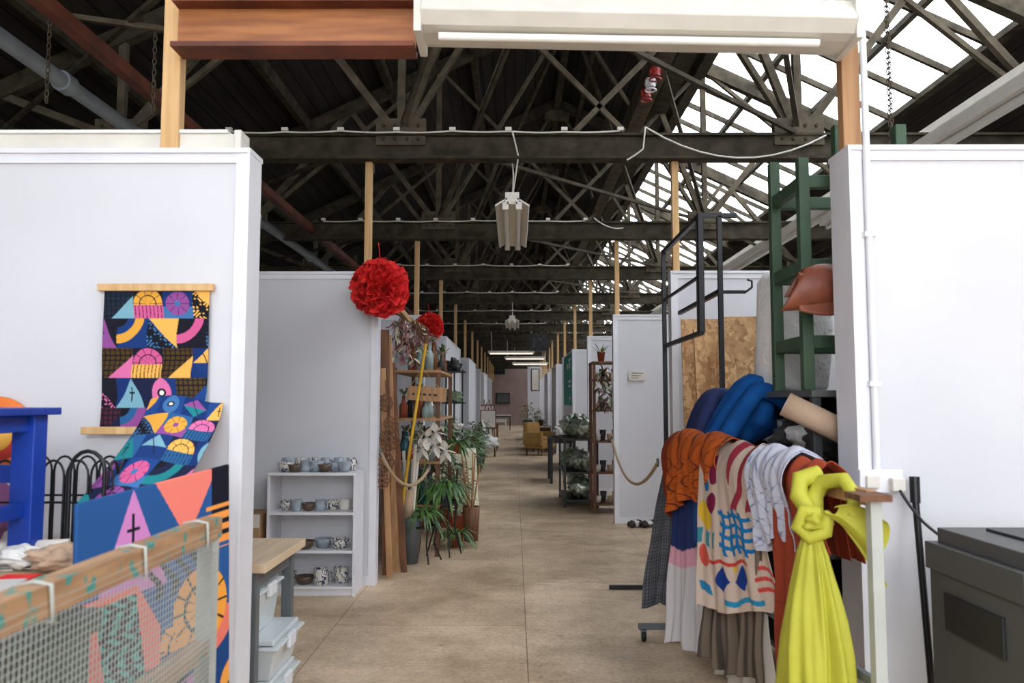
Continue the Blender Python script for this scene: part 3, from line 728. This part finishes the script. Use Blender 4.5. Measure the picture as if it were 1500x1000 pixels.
def bush(name,x,y,z,s,n=260,seed=0,h=1.,potm=None,mt=LEAF):
    r=random.Random(seed); b=B()
    b.lathe([(.001,0),(.13*s,0),(.17*s,.28*s),(.18*s,.28*s),(.18*s,.31*s),(.15*s,.31*s),(.14*s,.26*s),(.001,.26*s)],(x,y,z),potm or TERRA,18)
    for k in range(6):
        b.tube([(x,y,z+.25*s),(x+r.uniform(-.1,.1)*s,y+r.uniform(-.1,.1)*s,z+(.5+.5*h)*s)],.006,BROWN,5)
    for i in range(n):
        a=r.uniform(0,6.28); q=r.uniform(0,1)**.5*.26*s; zz=z+s*(.35+h*r.uniform(0,.75))
        b.leaf((x+q*math.cos(a),y+q*math.sin(a),zz),(math.cos(a)+r.uniform(-.5,.5),math.sin(a)+r.uniform(-.5,.5),r.uniform(-.3,.8)),s*r.uniform(.08,.16),.06*s,.4,mt if r.random()<.7 else LEAF2,4)
    return b.done(name)
b=B()
for (x,y,h) in((-.66,7.55,.5),(-.82,7.25,.32),):
    b.tube([(x+.13*math.cos(t),y+.13*math.sin(t),h) for t in np.linspace(0,2*pi,17)[:-1]],.008,BLACK,6,closed=True)
    for k in range(4):
        a=k*pi/2+.4; b.tube([(x+.13*math.cos(a),y+.13*math.sin(a),h),(x+.1*math.cos(a),y+.1*math.sin(a),h*.5),(x+.17*math.cos(a),y+.17*math.sin(a),.008)],.008,BLACK,6)
    b.box((x,y,h-.01),(.24,.24,.012),BLACK)
b.done('metal_plant_stands')
fern('potted_fern',-.66,7.55,.5,.64,130,seed=3,potm=GREYM,wide=.045); fern('potted_fern',-.82,7.25,.32,.5,90,seed=4,mt=LEAF,wide=.045)
fern('potted_fern',-.62,8.5,.88,.5,90,seed=5,wide=.045); fern('potted_spider_plant',-.58,8.0,.0,.55,90,seed=6,wide=.03,potm=TERRA)
bush('potted_foliage_plant',-.64,8.8,.0,.7,300,seed=7,mt=LEAF2,potm=TERRA); bush('potted_foliage_plant',-.88,9.28,0,1.05,300,seed=8,mt=LEAF2)
b=B(); b.lathe([(.001,0),(.07,0),(.09,.35),(.08,.35)],(-.45,8.35,0),BROWN,16)
for k in range(9): b.tube([(-.45,8.35,.2),(-.45+random.uniform(-.12,.12),8.35+random.uniform(-.1,.1),random.uniform(.6,.95))],.008,TAN,5)
b.done('vase_of_twigs')
# cream table
b=B()
def tc(u,v):
    P=[(-.5,-.5),(.5,-.5),(.5,.5),(-.5,.5),(-.5,-.5)]; k=min(3,int(u*4)); t=u*4-k
    px=P[k][0]*(1-t)+P[k+1][0]*t; py=P[k][1]*(1-t)+P[k+1][1]*t
    fl=1+.08*v*(1.3+math.sin(u*70)); return (-.76+px*.48*fl,10.4+py*.75*fl,.80-.76*v)
b.grid(tc,120,10,CREAM); b.box((-.76,10.4,.8),(.48,.75,.01),CREAM)
b.done('cloth_covered_table')
bush('potted_foliage_plant',-.82,10.4,.805,.4,140,seed=10)
# left further things
for i,(x,y,s,h) in enumerate(((-.85,12.3,.9,.8),(-.76,13.6,.85,1.),(-.78,14.6,.85,1.),(-.8,16.3,.9,.8),(-.8,17.3,.8,1.2),(-.82,18.4,.9,1.))):
    bush('potted_foliage_plant',x,y,0,s,200,seed=20+i,h=h,mt=LEAF if i%2 else LEAF2,potm=GREYM if i%2 else TERRA)
b=B()
for i in range(3):
    x=-1.0+.12*i; b.bx(x-.012,x+.012,11.6,11.63,0,1.9,BLACK)
for z in(.5,.95,1.4,1.85): b.bx(-1.05,-.72,11.5,11.8,z,z+.02,BLACK); b.blob((-.9,11.6,z+.1),(.12,.1,.09),[PINK,CERW,LEAF2,DIRT][int(z*2)%4],.35,int(z*9))
b.done('metal_display_shelf')
def easel(x,y,s,m,rz=0):
    b=B(); 
    for dx in(-.25,.25): b.beam((x+dx,y,0),(x+dx*.3,y+.15,1.5*s),.03,.03,BROWN)
    b.beam((x,y+.5,0),(x,y+.17,1.4*s),.03,.03,BROWN); b.box((x,y-.0,.72*s),(.6,.06,.03),BROWN)
    b.box((x,y+.0,1.02*s),(.52*s,.03,.6*s),BROWN,(-.1,0,0)); b.box((x,y-.02,1.02*s),(.46*s,.02,.54*s),m,(-.1,0,0)); b.done('artist_easel',bevel=.003)
easel(-.95,27,1.0,mat('pink_canvas',(216,180,186),.7,rgb2=(240,226,220),scale=6)); easel(-.78,23.5,.9,PAPER)
def table(name,x0,x1,y0,y1,z,top,leg):
    b=B(); b.bx(x0,x1,y0,y1,z-.03,z,top)
    for x in(x0+.04,x1-.04):
        for y in(y0+.04,y1-.04): b.bx(x-.025,x+.025,y-.025,y+.025,0,z-.03,leg)
    b.bx(x0+.07,x1-.07,y0+.03,y0+.05,z-.1,z-.03,leg); return b.done(name,bevel=.003)
table('side_table',-1.0,-.5,24.4,25.2,.75,BROWN,BROWN); table('side_table',-1.05,-.3,30.2,30.8,.75,CERW,CERW)
b=B(); b.blob((-.70,21,.33),(.25,.35,.22),WADD,.25,4)
for sx in(-.18,.18):
    for sy in(-.25,.25): b.cyl((-.70+sx,21+sy,0),(-.70+sx,21+sy,.25),.02,BROWN)
b.blob((-.85,21.1,.62),(.09,.33,.3),WADD,.2,6); b.done('fleece_covered_chair')

# ropes
def rope(p0,p1,sag):
    p0=Vector(p0);p1=Vector(p1); pts=[p0.lerp(p1,t)-Vector((0,0,sag*4*t*(1-t))) for t in np.linspace(0,1,24)]
    b=B(); b.tube(pts,.014,ROPE,8)
    for p in(p0,p1): b.tube([p+Vector((0,math.cos(t)*.03,math.sin(t)*.03)) for t in np.linspace(0,2*pi,11)[:-1]],.007,GREYM,5,closed=True)
    b.done('rope_barrier')
rope((-1.05,6.28,1.03),(-.75,7.05,.85),.2); rope((1.15,9.5,.98),(1.13,6.35,.95),.32)

# ------------------------------------------------------------------ right mid: shelves
b=B()
for x in(.68,1.12):
    for y in(10.9,12.1): b.bx(x-.015,x+.015,y-.015,y+.015,0,.92,BLACK)
for z in(.08,.45,.9): b.bx(.66,1.14,10.88,12.12,z,z+.03,BLACK if z<.8 else DIRT)
b.beam((.68,10.9,.1),(.68,12.1,.88),.01,.01,BLACK); b.done('black_metal_shelf',bevel=.003)
b=B(); rr=random.Random(5)
for z in(.115,.485,.935):
    for i in range(4): b.blob((.87+rr.uniform(-.05,.08),11.05+i*.3,z+.14),(.15,.15,.11+.04*(z>.9)),[SILV,SILV,LEAF2,WADD][(i+int(z*10))%4],.28,i+int(z*50),26,18,5)
b.done('crumpled_foil_sculptures')
b=B(); x0,x1,y0,y1=1.03,1.36,10.35,10.85
for x in(x0,x1):
    for y in(y0,y1): b.bx(x-.02,x+.02,y-.02,y+.02,0,1.93,BROWN)
for z in(.1,.5,.9,1.3,1.7,1.93): b.bx(x0-.025,x1+.025,y0-.025,y1+.025,z,z+.02,BROWN)
b.done('wooden_shelf_unit',bevel=.003)
b=B()
for z in(.12,.52,.92,1.32,1.72):
    for i in range(4): bowl(b,x0+.05+i*.08,y0+.1+.1*(i%2),z,.045,.09+.05*(i%2),[CERW,DIRT,KRAFT,TERRA][i%4])
b.done('shelf_pottery')
fern('potted_aloe',1.14,10.5,1.95,.38,26,seed=31,droop=.2,wide=.03,ph=.32)
b=B(); rr=random.Random(3)
for i in range(130): b.leaf((1.2+rr.uniform(-.12,.12),10.32+rr.uniform(-.05,.05),1.9-rr.random()*.6),(rr.uniform(-1,1),rr.uniform(-1,0),rr.uniform(-1,.3)),.1,.04,.4,rr.choice([PINK,CREAM,LEAF2,BROWN]),3)
b.tube([(1.1,10.32,1.95),(1.2,10.3,1.7),(1.3,10.32,1.3)],.01,BROWN,5)
b.done('dried_flower_garland')
TEAL=mat('teal_banner',(30,150,134),.7,var=.05)
b=B(); b.bx(1.145,1.155,16.1,18.6,1.35,2.42,TEAL)
for (y,z,d,h) in((16.6,2.3,.7,.05),(16.6,2.18,.4,.12),(17.2,2.18,.4,.12),(16.6,1.85,.8,.04),(16.6,1.75,.8,.04),(16.6,1.5,.4,.05)): b.bx(1.142,1.145,y-d/2+.1,y+d/2,z-h/2,z+h/2,CERW)
b.done('teal_fabric_banner')
b=B(); b.bx(1.36,1.56,9.495,9.505,1.68,1.80,PAPER)
for i in range(3): b.bx(1.39,1.53-.03*i,9.492,9.495,1.765-.03*i,1.772-.03*i,GREYM)
b.done('wall_notice')
def armchair(x,y,s,m,rz):
    b=B(); b.box((0,0,.3),(.6,.6,.22),m); b.box((0,.27,.62),(.56,.14,.5),m,(-.12,0,0))
    for k in(-1,1): b.box((k*.32,0,.45),(.1,.62,.35),m); b.cyl((k*.26,-.25,0),(k*.26,-.25,.2),.02,BROWN); b.cyl((k*.26,.25,0),(k*.26,.25,.2),.02,BROWN)
    b.box((0,-.02,.45),(.5,.5,.1),m)
    o=b.done('upholstered_armchair',bevel=.03); o.location=(x,y,0); o.rotation_euler=(0,0,rz)
armchair(.68,21.5,1,MUSTARD,.9); armchair(.68,25,1,GREEN,1.2)
fern('potted_fern',.65,26.5,0,1.1,80,seed=40); bush('potted_foliage_plant',.8,29,0,1.1,160,seed=41)
table('side_table',.5,1.05,23,24,.72,CREAM,BROWN); fern('potted_fern',.75,23.4,.722,.6,60,seed=42)
table('side_table',.6,1.08,14,15,.8,DIRT,BLACK)
b=B()
for i in range(5): b.blob((.85,14.1+.18*i,.9),(.12,.1,.1),[WADD,SILV,PINK][i%3],.3,i)
b.done('assorted_crafts')
# far wall things
b=B(); b.bx(-2.0,-.6,48.9,48.98,3.1,4.1,BLACK)
for i in range(1,7): b.bx(-2+.2*i-.01,-2+.2*i+.01,48.88,48.9,3.1,4.1,GREYM)
for i in range(1,4): b.bx(-2,-.6,48.87,48.88,3.1+.25*i-.01,3.1+.25*i+.01,GREYM)
b.done('window_4')
b=B(); b.bx(-1.15,-.3,48.9,48.98,1.3,1.95,BLACK); b.bx(-1.08,-.37,48.88,48.9,1.36,1.89,GREYM); b.done('framed_picture')
b=B(); b.bx(.75,1.6,46.5,46.6,0,3.6,WHITE); b.bx(.95,1.45,46.48,46.5,2.05,3.35,BLACK); b.bx(1.0,1.4,46.47,46.48,2.1,3.3,PAPER); b.done('wall_divider')
table('side_table',-1.4,-.2,40,41,.75,CERW,BLACK); bush('potted_foliage_plant',.6,38,0,1.3,100,seed=50)
b=B(); b.bx(.35,.75,18.3,18.6,2.6,3.0,BLACK); b.tube([(.4,18.4,3.),(.4,18.4,3.4)],.006,BLACK,5); b.tube([(.7,18.4,3.),(.7,18.4,3.4)],.006,BLACK,5); b.box((.55,18.29,2.8),(.3,.02,.3),DIRT); b.done('hanging_loudspeaker',bevel=.01)

# ------------------------------------------------------------------ right: black frame
b=B()
def bar(p,q,w=.03): b.beam(p,q,w,w,BLACK)
X=1.17
bar((X,6.2,.03),(X,6.2,2.62),.032); bar((.72,6.2,.02),(1.40,6.2,.02),.03)
bar((X,6.2,2.6),(X,4.96,2.6)); bar((X,6.2,1.86),(X,4.96,1.86)); bar((X,6.2,2.22),(X,4.96,2.22),.02)
bar((X,4.96,1.86),(X,4.96,2.62),.035); bar((X,5.05,1.86),(X,5.05,2.6),.018)
bar((X,4.96,2.6),(1.40,4.96,2.6)); bar((1.29,4.96,2.6),(1.29,4.96,.02)); bar((1.0,4.96,.02),(1.40,4.96,.02))
bar((1.29,5.0,2.12),(1.46,5.0,2.12),.02); b.tube([(1.46,5.0,2.12),(1.5,5.0,2.15),(1.5,5.0,2.19),(1.47,5.0,2.2)],.008,BLACK,6); bar((1.29,6.2,2.12),(1.29,4.96,2.12))
b.done('black_steel_garment_rack',bevel=.003)
# osb boards
b=B(); b.box((1.52,5.98,1.03),(.5,.018,2.06),OSB,(-.08,0,0)); b.box((1.40,5.75,.98),(.16,.02,1.96),OSB,(-.08,0,.2)); b.box((1.62,5.6,1.02),(.34,.018,2.03),OSB,(-.06,0,-.1)); b.done('leaning_osb_boards')
# steel shelving
b=B(); x0,x1,y0,y1=1.30,2.2,3.5,4.75
for x in(x0+.025,x1-.025):
    for y in(y0+.025,y1-.025): b.bx(x-.02,x+.02,y-.02,y+.02,0,1.45,PRDARK)
for z in(.2,.75,1.12,1.45): b.bx(x0,x1,y0,y1,z,z+.03,PRGREY)
b.bx(x1-.012,x1-.002,y0+.01,y1-.01,.23,1.45,PRDARK); b.bx(x0+.01,x1-.012,y1-.012,y1-.002,.23,1.45,PRDARK); b.done('grey_steel_shelving',bevel=.003)
b=B()
for i in range(8): b.blob((1.5+.3*(i%2),3.75+.22*(i//2),1.25),(.14,.12,.09),[DIRT,NAVY,WADD,DIRT][i%4],.25,i)
for i in range(6): b.blob((1.5+.3*(i%2),3.8+.3*(i//2),.9),(.15,.14,.1),[DIRT,WADD,NAVY][i%3],.25,i+20)
b.done('folded_textiles')
# green frame
b=B(); xs=(1.33,1.74); ys=(3.62,4.02)
for i,x in enumerate(xs):
    for j,y in enumerate(ys):
        b.bx(x-.025,x+.025,y-.025,y+.025,1.481,2.55+.1*j,GREEN)
for z in(1.7,2.05,2.44):
    for y in ys: b.bx(xs[0]+.02,xs[1]-.02,y-.02,y+.02,z-.03,z+.03,GREEN)
    for x in xs: b.bx(x-.02,x+.02,ys[0]+.02,ys[1]-.02,z-.03,z+.03,GREEN)
b.bx(1.445,1.495,3.52,3.57,1.481,2.68,GREEN); b.bx(1.72,1.77,3.52,3.57,1.481,2.68,GREEN)
for z in(1.62,2.3): b.bx(1.48,1.73,3.525,3.565,z-.03,z+.03,GREEN)
b.done('green_wooden_rack',bevel=.004)
b=B(); M=Matrix.Rotation(.05,3,'Y')
b.lathe([(.001,0),(.17,0),(.19,.03),(.195,.3),(.185,.58),(.15,.64),(.08,.62),(.001,.6)],(1.49,4.3,1.485),WADD,30,M,lambda th,z:1+.04*math.sin(3*th+z*9)+.02*math.sin(9*th+20*z)); b.done('roll_of_wadding')
b=B()
def lf(u,v):
    a=-.4+u*5.2; r_=.07+.01*math.sin(v*5)+.012*u; return (1.21+.32*v+.05*(1-v)*math.sin(a), 3.46+ r_*math.cos(a)*.6, 1.92+.02*math.sin(v*3)+r_*math.sin(a)*(1.15-.2*v))
b.grid(lf,40,16,LEATH); b.grid(lambda u,v:(1.23+.3*v,3.42+.02*math.sin(u*3),1.99-.17*u-.02*math.sin(v*4)),12,16,LEATH); b.done('brown_leather_roll',solid=.006)
b=B(); b.cyl((1.19,3.52,1.42),(1.45,3.44,1.28),.052,KRAFT,seg=24,caps=False); b.cyl((1.19,3.52,1.42),(1.45,3.44,1.28),.038,PAPER,seg=24,caps=False); b.done('kraft_paper_roll',solid=.004)
# blue cloth bundle: soft core with overlapping draped folds falling towards the aisle
b=B(); rr=random.Random(6)
b.blob((1.29,4.42,1.36),(.14,.24,.16),BLUEC,.10,3,36,24,2.5)
for i in range(9):
    y=4.14+i*.062; r_=.032+.014*rr.random(); top=1.55-.012*abs(i-3)**1.5+rr.uniform(-.012,.012); dx=rr.uniform(-.02,.02)
    pts=[]
    for t in np.linspace(0,1,14):
        a=t*pi*.62
        pts.append((1.42-.33*t-.02*math.sin(a)+dx*t, y+.10*t*t+.015*math.sin(t*7+i), 1.42+(top-1.42)*math.sin(min(1,t*2.2)*pi/2)-max(0,t-.38)**1.25*.62))
    b.tube(pts,r_,BLUEC,12,r_*1.1)
for i in range(4):
    y=4.62+i*.06
    pts=[(1.24-.2*t, y+.02*math.sin(t*6+i), 1.45+.05*math.sin(t*pi)-.32*t*t) for t in np.linspace(0,1,10)]
    b.tube(pts,.045,NAVY,12,.05)
b.done('blue_fabric_bundle')

# ------------------------------------------------------------------ clothes rail
rx=lambda Y: .98+(4.9-Y)*(.17/2.3)
b=B()
b.beam((rx(4.95),4.95,1.12),(rx(2.6),2.6,1.12),.035,.05,TAN)
b.bx(1.115,1.15,2.53,2.57,0,1.12,MESHW); b.bx(1.07,1.17,2.5,2.62,1.12,1.14,BROWN)
b.cyl((rx(4.88),4.88,.1),(rx(4.88),4.88,1.12),.018,BLACK); b.beam((.74,4.88,.09),(1.2,4.88,.09),.04,.03,GREYM); b.beam((1.0,2.55,.015),(1.33,2.55,.015),.04,.03,MESHW)
b.beam((rx(4.88),4.88,.55),(1.13,2.56,.55),.02,.03,GREYM)
for x in(.77,1.17):
    b.lathe([(.001,-.012),(.032,-.012),(.036,0),(.032,.012),(.001,.012)],(x,4.88,.036),BLACK,18,Matrix.Rotation(pi/2,3,'Y')); b.box((x,4.88,.065),(.03,.04,.03),GREYM)
b.done('fabric_display_rail')
def hang(name,P0,P1,Q0,Q1,cf,A=.02,nf=4,seed=0,lift=.0,back=.35,nu=120,nv=170,thick=.004,gather=0.,sag=0.,hem=.02):
    """cloth hung over the rail: back flap, over the top, front falls from edge P to hem Q"""
    rnd=random.Random(seed); p=[rnd.uniform(0,6.28) for _ in range(6)]
    P0,P1,Q0,Q1=[np.array(q,float) for q in(P0,P1,Q0,Q1)]
    n=np.array([-(P1-P0)[1],(P1-P0)[0],0.]); n/=np.linalg.norm(n)
    if n[0]>0: n=-n
    wq=(Q1-Q0)[:2]; nq=np.array([-wq[1],wq[0]]); nq/=np.linalg.norm(nq)
    if nq@np.array([-1,-1])<0: nq=-nq
    vb=.22
    def fn(U,V):
        Tp=P0[:,None]*(1-U)+P1[:,None]*U; Qp=Q0[:,None]*(1-U)+Q1[:,None]*U
        k=np.clip((V-vb)/(1-vb),0,1); kb=np.clip((vb-V)/vb,0,1)
        fo=(np.sin(2*pi*nf*U+p[0]+1.3*np.sin(3*U+p[1]+2*k))+.45*np.sin(2*pi*nf*2.3*U+p[3]+1.5*k)+.25*np.sin(14*k+9*U+p[5]))*A
        r0=.035+lift; ke=np.clip(k*8,0,1); out=np.sin(ke*pi/2)*r0
        kk=k**.85
        X=Tp[0]*(1-kk)+Qp[0]*kk+n[0]*out*(1-k)+fo*nq[0]*(.2+.8*k)
        Y=Tp[1]*(1-kk)+Qp[1]*kk+n[1]*out*(1-k)+fo*nq[1]*(.2+.8*k)
        Z=Tp[2]*(1-k)+Qp[2]*k+r0*np.cos(ke*pi/2)*(1-k)+hem*np.sin(U*7+p[2])*k+sag*np.sin(U*pi)*k
        X=X-n[0]*kb*.05-n[0]*np.sin(np.clip(kb*5,0,1)*pi/2)*r0+ (kb>0)*0; Z=Z-kb*back
        Z=Z+.012*np.sin(U*13+p[4])*np.exp(-((k*6)**2))*(kb<.3)
        return X,Y,Z
    return color_grid(name,fn,nu,nv,cf,thick)
VB=.22
def fr(V): return np.clip((V-VB)/(1-VB),0,1)
def A3(c,n): return np.tile(np.array(c,float),(n,1))
def grey_check(U,V):
    c=A3((98,98,102),len(U)); c[(np.mod(U*26,1)>.5)]=(70,71,76); c[(np.mod(V*60,1)>.5)]*=.8; return c
def dress(U,V):
    v=fr(V); c=A3((34,48,92),len(U)); e=.50+.03*np.sin(U*7); c[v>e]=(206,150,164); c[v>e+.09]=(196,190,188); c[(v>.2)&(v<.45)&(U>.5)&(U<.8)]=(44,74,134); return c
def orange(U,V):
    c=A3((178,82,26),len(U)); q=np.sin(V*34+5*np.sin(U*6+V*5)); c[np.abs(q)<.12]=(84,36,18); c[(np.sin(U*26+4*np.sin(V*11))>.95)]=(96,42,20); c[U<.1]=(120,44,20); return c
def art(U,V):
    v0=fr(V); c=A3((196,174,156),len(U))
    u=U+.015*np.sin(v0*25);v=v0+.012*np.sin(U*23)
    c[(np.hypot((u-.12)*.8,v-.40)<.09)]=(214,172,50); c[(np.hypot((u-.26)*.8,v-.30)<.07)]=(120,24,60); c[(np.hypot((u-.30)*.8,v-.12)<.06)]=(120,24,60); c[(np.hypot((u-.14)*.8,v-.18)<.05)]=(30,100,150)
    c[(u>.6)&(u<.95)&(v<.34)&(np.sin((u*1.2+v)*24)>.15)]=(150,44,60); c[(u<.3)&(v>.50)&(v<.60)&(np.sin(u*50)>0)]=(60,130,140)
    g=(u>.36)&(u<.86)&(v>.34)&(v<.64)
    for uu in(.42,.52,.62,.72): c[g&(np.abs(u-uu)<.02)]=(20,104,160)
    for vv in(.38,.45,.52,.59): c[g&(np.abs(v-vv-.05*(u-.6))<.014)]=(20,112,170)
    for (a,b_) in((.36,.80),(.60,.80)): c[(np.abs(u-a)/.10+np.abs(v-b_)/.085)<1]=(20,52,124)
    c[(u>.78)&(v>.68)&(v<.88)&(np.sin(v*90)>.3)]=(200,70,64); c[(u>.35)&(u<.8)&(v>.92)&(v<.955)]=(40,130,170); c[(np.hypot(u-.08,v-.68)<.07)]=(196,80,64); c[(np.abs(u-.1)<.06)&(np.abs(v-.88)<.03)]=(40,120,160)
    c[(np.hypot(u-.5,v-.71)<.03)]=(220,180,60); c[(u>.15)&(u<.7)&(np.abs(v-.69)<.012)]=(190,60,50)
    return c
def wpat(U,V):
    c=A3((188,188,198),len(U)); q=np.sin(U*14+4*np.sin(V*12))*np.sin(V*20+3*np.sin(U*9)); c[np.abs(q)<.05]=(120,126,156); return c
def rust(U,V):
    c=A3((146,60,38),len(U)); m=np.abs(np.sin(U*11+3*np.sin(V*8))*np.sin(V*15))<.03; c[m]=(130,52,32); return c
def stripe(U,V):
    c=A3((112,98,84),len(U)); c[np.mod(U*16,1)>.6]=(72,62,54); return c
def white_(U,V): return A3((196,186,172),len(U))
def maroon(U,V): return A3((92,34,30),len(U))
R=lambda Y,z=1.15:(rx(Y),Y,z)
hang('maroon_fabric',R(5.0),R(4.8),(.90,4.95,.45),(.95,4.8,.5),maroon,.012,2,21)
hang('grey_checked_fabric',R(4.9),R(4.5),(.77,4.86,.22),(.94,4.5,.30),grey_check,.025,2,1,.004)
hang('colour_block_dress',R(4.66),R(4.15),(.85,4.5,.10),(1.02,4.12,.16),dress,.028,3,2,.012)
hang('cream_fabric_length',R(4.1),R(3.5),(.98,4.0,.10),(1.10,3.5,.12),white_,.02,3,30,.0)
hang('striped_grey_fabric',R(3.98),R(3.4),(.90,3.9,.22),(1.06,3.45,.22),stripe,.028,4,3,.014)
hang('painted_artwork_cloth',R(4.10),R(3.50),(.855,3.80,.48),(1.095,3.30,.555),art,.011,3,4,.055,hem=.015,nu=160,nv=220)
hang('orange_patterned_shawl',R(4.80,1.16),R(3.86,1.16),(.87,4.62,.80),(.985,3.84,.99),orange,.025,4,5,.072,hem=.03)
hang('rust_fabric',R(3.32),R(2.95),(1.02,3.17,.22),(1.10,2.9,.2),rust,.02,3,6,.015)
hang('white_patterned_scarf',R(3.50),R(3.10),(1.02,3.36,.84),(1.08,3.04,.90),wpat,.022,3,7,.06,hem=.03)
hang('rust_scarf',R(3.12),R(2.86),(1.06,3.05,.86),(1.10,2.85,.88),rust,.02,2,8,.025)
# yellow knotted fabric
b=B()
def yf(th,z): k=min(1,-z/.25); return 1+k*(.15*math.sin(4*th+2.2*z)+.10*math.sin(7*th-3*z+1)+.05*math.sin(17*th+5*z))+.06*math.sin(13*th+z*2)
Mx=Matrix(((.8,0,0),(0,1.15,0),(0,0,1)))
prof=[(.03,0),(.045,-.04),(.06,-.08),(.075,-.14),(.09,-.2),(.105,-.28),(.12,-.38),(.128,-.5),(.135,-.65),(.14,-.8),(.148,-.92),(.12,-.925)]
b.lathe([(r_*1.0,z) for r_,z in prof],(1.02,2.78,.99),YEL,110,Mx,yf)
b.blob((1.03,2.78,1.02),(.055,.06,.048),YEL,.25,4,40,28,3)
b.tube([(1.035,2.8,1.03),(1.055,2.84,1.10),(1.08,2.82,1.15),(1.12,2.74,1.165),(1.13,2.68,1.12),(1.11,2.66,1.05)],.033,YEL,16,.02)
b.tube([(1.03,2.78,1.03),(1.0,2.84,1.10),(1.01,2.85,1.155),(1.08,2.86,1.17)],.03,YEL,16,.035)
b.tube([(1.03,2.76,1.05),(.99,2.76,1.06),(.97,2.78,1.0),(1.0,2.74,.97),(1.05,2.73,.99),(1.06,2.74,1.04)],.024,YEL,14,.022)
def fl(u,v): 
    w=.02+.10*v; return (1.05+.13*v+.02*math.sin(u*9), 2.66-.08*v+.05*u, 1.06-.03*v+ (u-.5)*-w*2 -.10*v*v+.012*math.sin(u*14))
b.grid(fl,20,14,YEL)
b.done('yellow_knotted_fabric')
# broom pole
b=B(); b.cyl((1.548,3.12,1.06),(1.525,2.97,.05),.013,BLACK); b.cyl((1.545,3.115,1.04),(1.55,3.125,1.14),.019,BLACK); b.box((1.525,2.96,.04),(.26,.05,.08),BLACK); b.done('black_broom')
# printer
b=B(); x0,x1,y0,y1=1.42,2.02,2.28,2.80
b.bx(x0+.01,x1,y0,y1,.46,.86,PRGREY); b.bx(x0,x1+.02,y0-.01,y1+.01,.86,.95,PRGREY); b.bx(x0+.03,x1-.02,y0+.02,y1-.02,.95,1.0,PRGREY)
b.bx(x0+.08,x1-.1,y0-.02,y0+.01,.64,.74,PRDARK); b.bx(x0+.02,x1-.01,y0-.006,y0+.002,.56,.565,PRDARK); b.bx(x0+.1,x1-.1,y0-.05,y0-.01,.875,.90,PRDARK)
b.bx(x0+.0,x0+.015,y0+.1,y1-.1,.68,.80,PRDARK); b.bx(x0+.05,x0+.12,y0-.012,y0,.48,.52,YELP); b.bx(x0+.04,x0+.2,y0-.014,y0-.009,.91,.94,PRDARK)
b.bx(x0+.15,x1-.1,y0+.08,y1-.1,1.0,1.01,PRDARK); b.done('office_printer',bevel=.01)
b=B(); b.bx(1.40,2.06,2.24,2.84,.43,.46,PRDARK)
for x in(1.43,2.03):
    for y in(2.27,2.81): b.bx(x-.02,x+.02,y-.02,y+.02,0,.43,PRDARK)
b.done('printer_stand',bevel=.003)
b=B()
for i in range(7): b.blob((1.33+.05*i,9.2+.05*(i%3),.04),(.05,.06,.035),[DIRT,CERW,NAVY][i%3],.3,i,14,8)
b.done('shoes_pile')

# ------------------------------------------------------------------ light + camera
w=bpy.data.worlds.new('overcast'); scene.world=w; w.use_nodes=True
bg=w.node_tree.nodes['Background']; bg.inputs[0].default_value=(.91,.95,1,1); bg.inputs[1].default_value=8.2
def portal(name,loc,sx,sy,rot):
    l=bpy.data.lights.new(name,'AREA'); l.shape='RECTANGLE'; l.size=sx; l.size_y=sy; l.cycles.is_portal=True
    o=bpy.data.objects.new(name,l); COL.objects.link(o); o.location=loc; o.rotation_euler=rot
ang=math.atan(SL); xm=(GX0+GX1)/2
for (y0,y1) in((-6,4),(4,14),(14,28),(28,49)):
    portal('skylight_portal',(xm,(y0+y1)/2,zr(xm)+.1),(GX1-GX0)/math.cos(ang),y1-y0,(0,ang,0))
hm=(HX0+HX1)/2
portal('skylight_portal',(hm,-1.55,zr(hm)+.1),(HX1-HX0)/math.cos(ang),8.9,(0,-ang,0))  # portal of the added left-slope skylight
portal('added_window_portal',((WX0+WX1)/2,YB-.25,2.15),WX1-WX0,2.5,(pi/2,0,0))  # portal of the window added behind the viewer
cd=bpy.data.cameras.new('camera'); cam=bpy.data.objects.new('camera',cd); COL.objects.link(cam)
cam.location=(0,0,1.43); cam.rotation_euler=(math.radians(90+4.31),0,.0034); cd.lens=28.0; cd.sensor_width=36; cd.clip_start=.05; cd.clip_end=200
cd.dof.use_dof=True; cd.dof.focus_distance=6.5; cd.dof.aperture_fstop=3.5
scene.camera=cam
scene.view_settings.view_transform='Standard'
scene.view_settings.exposure=0
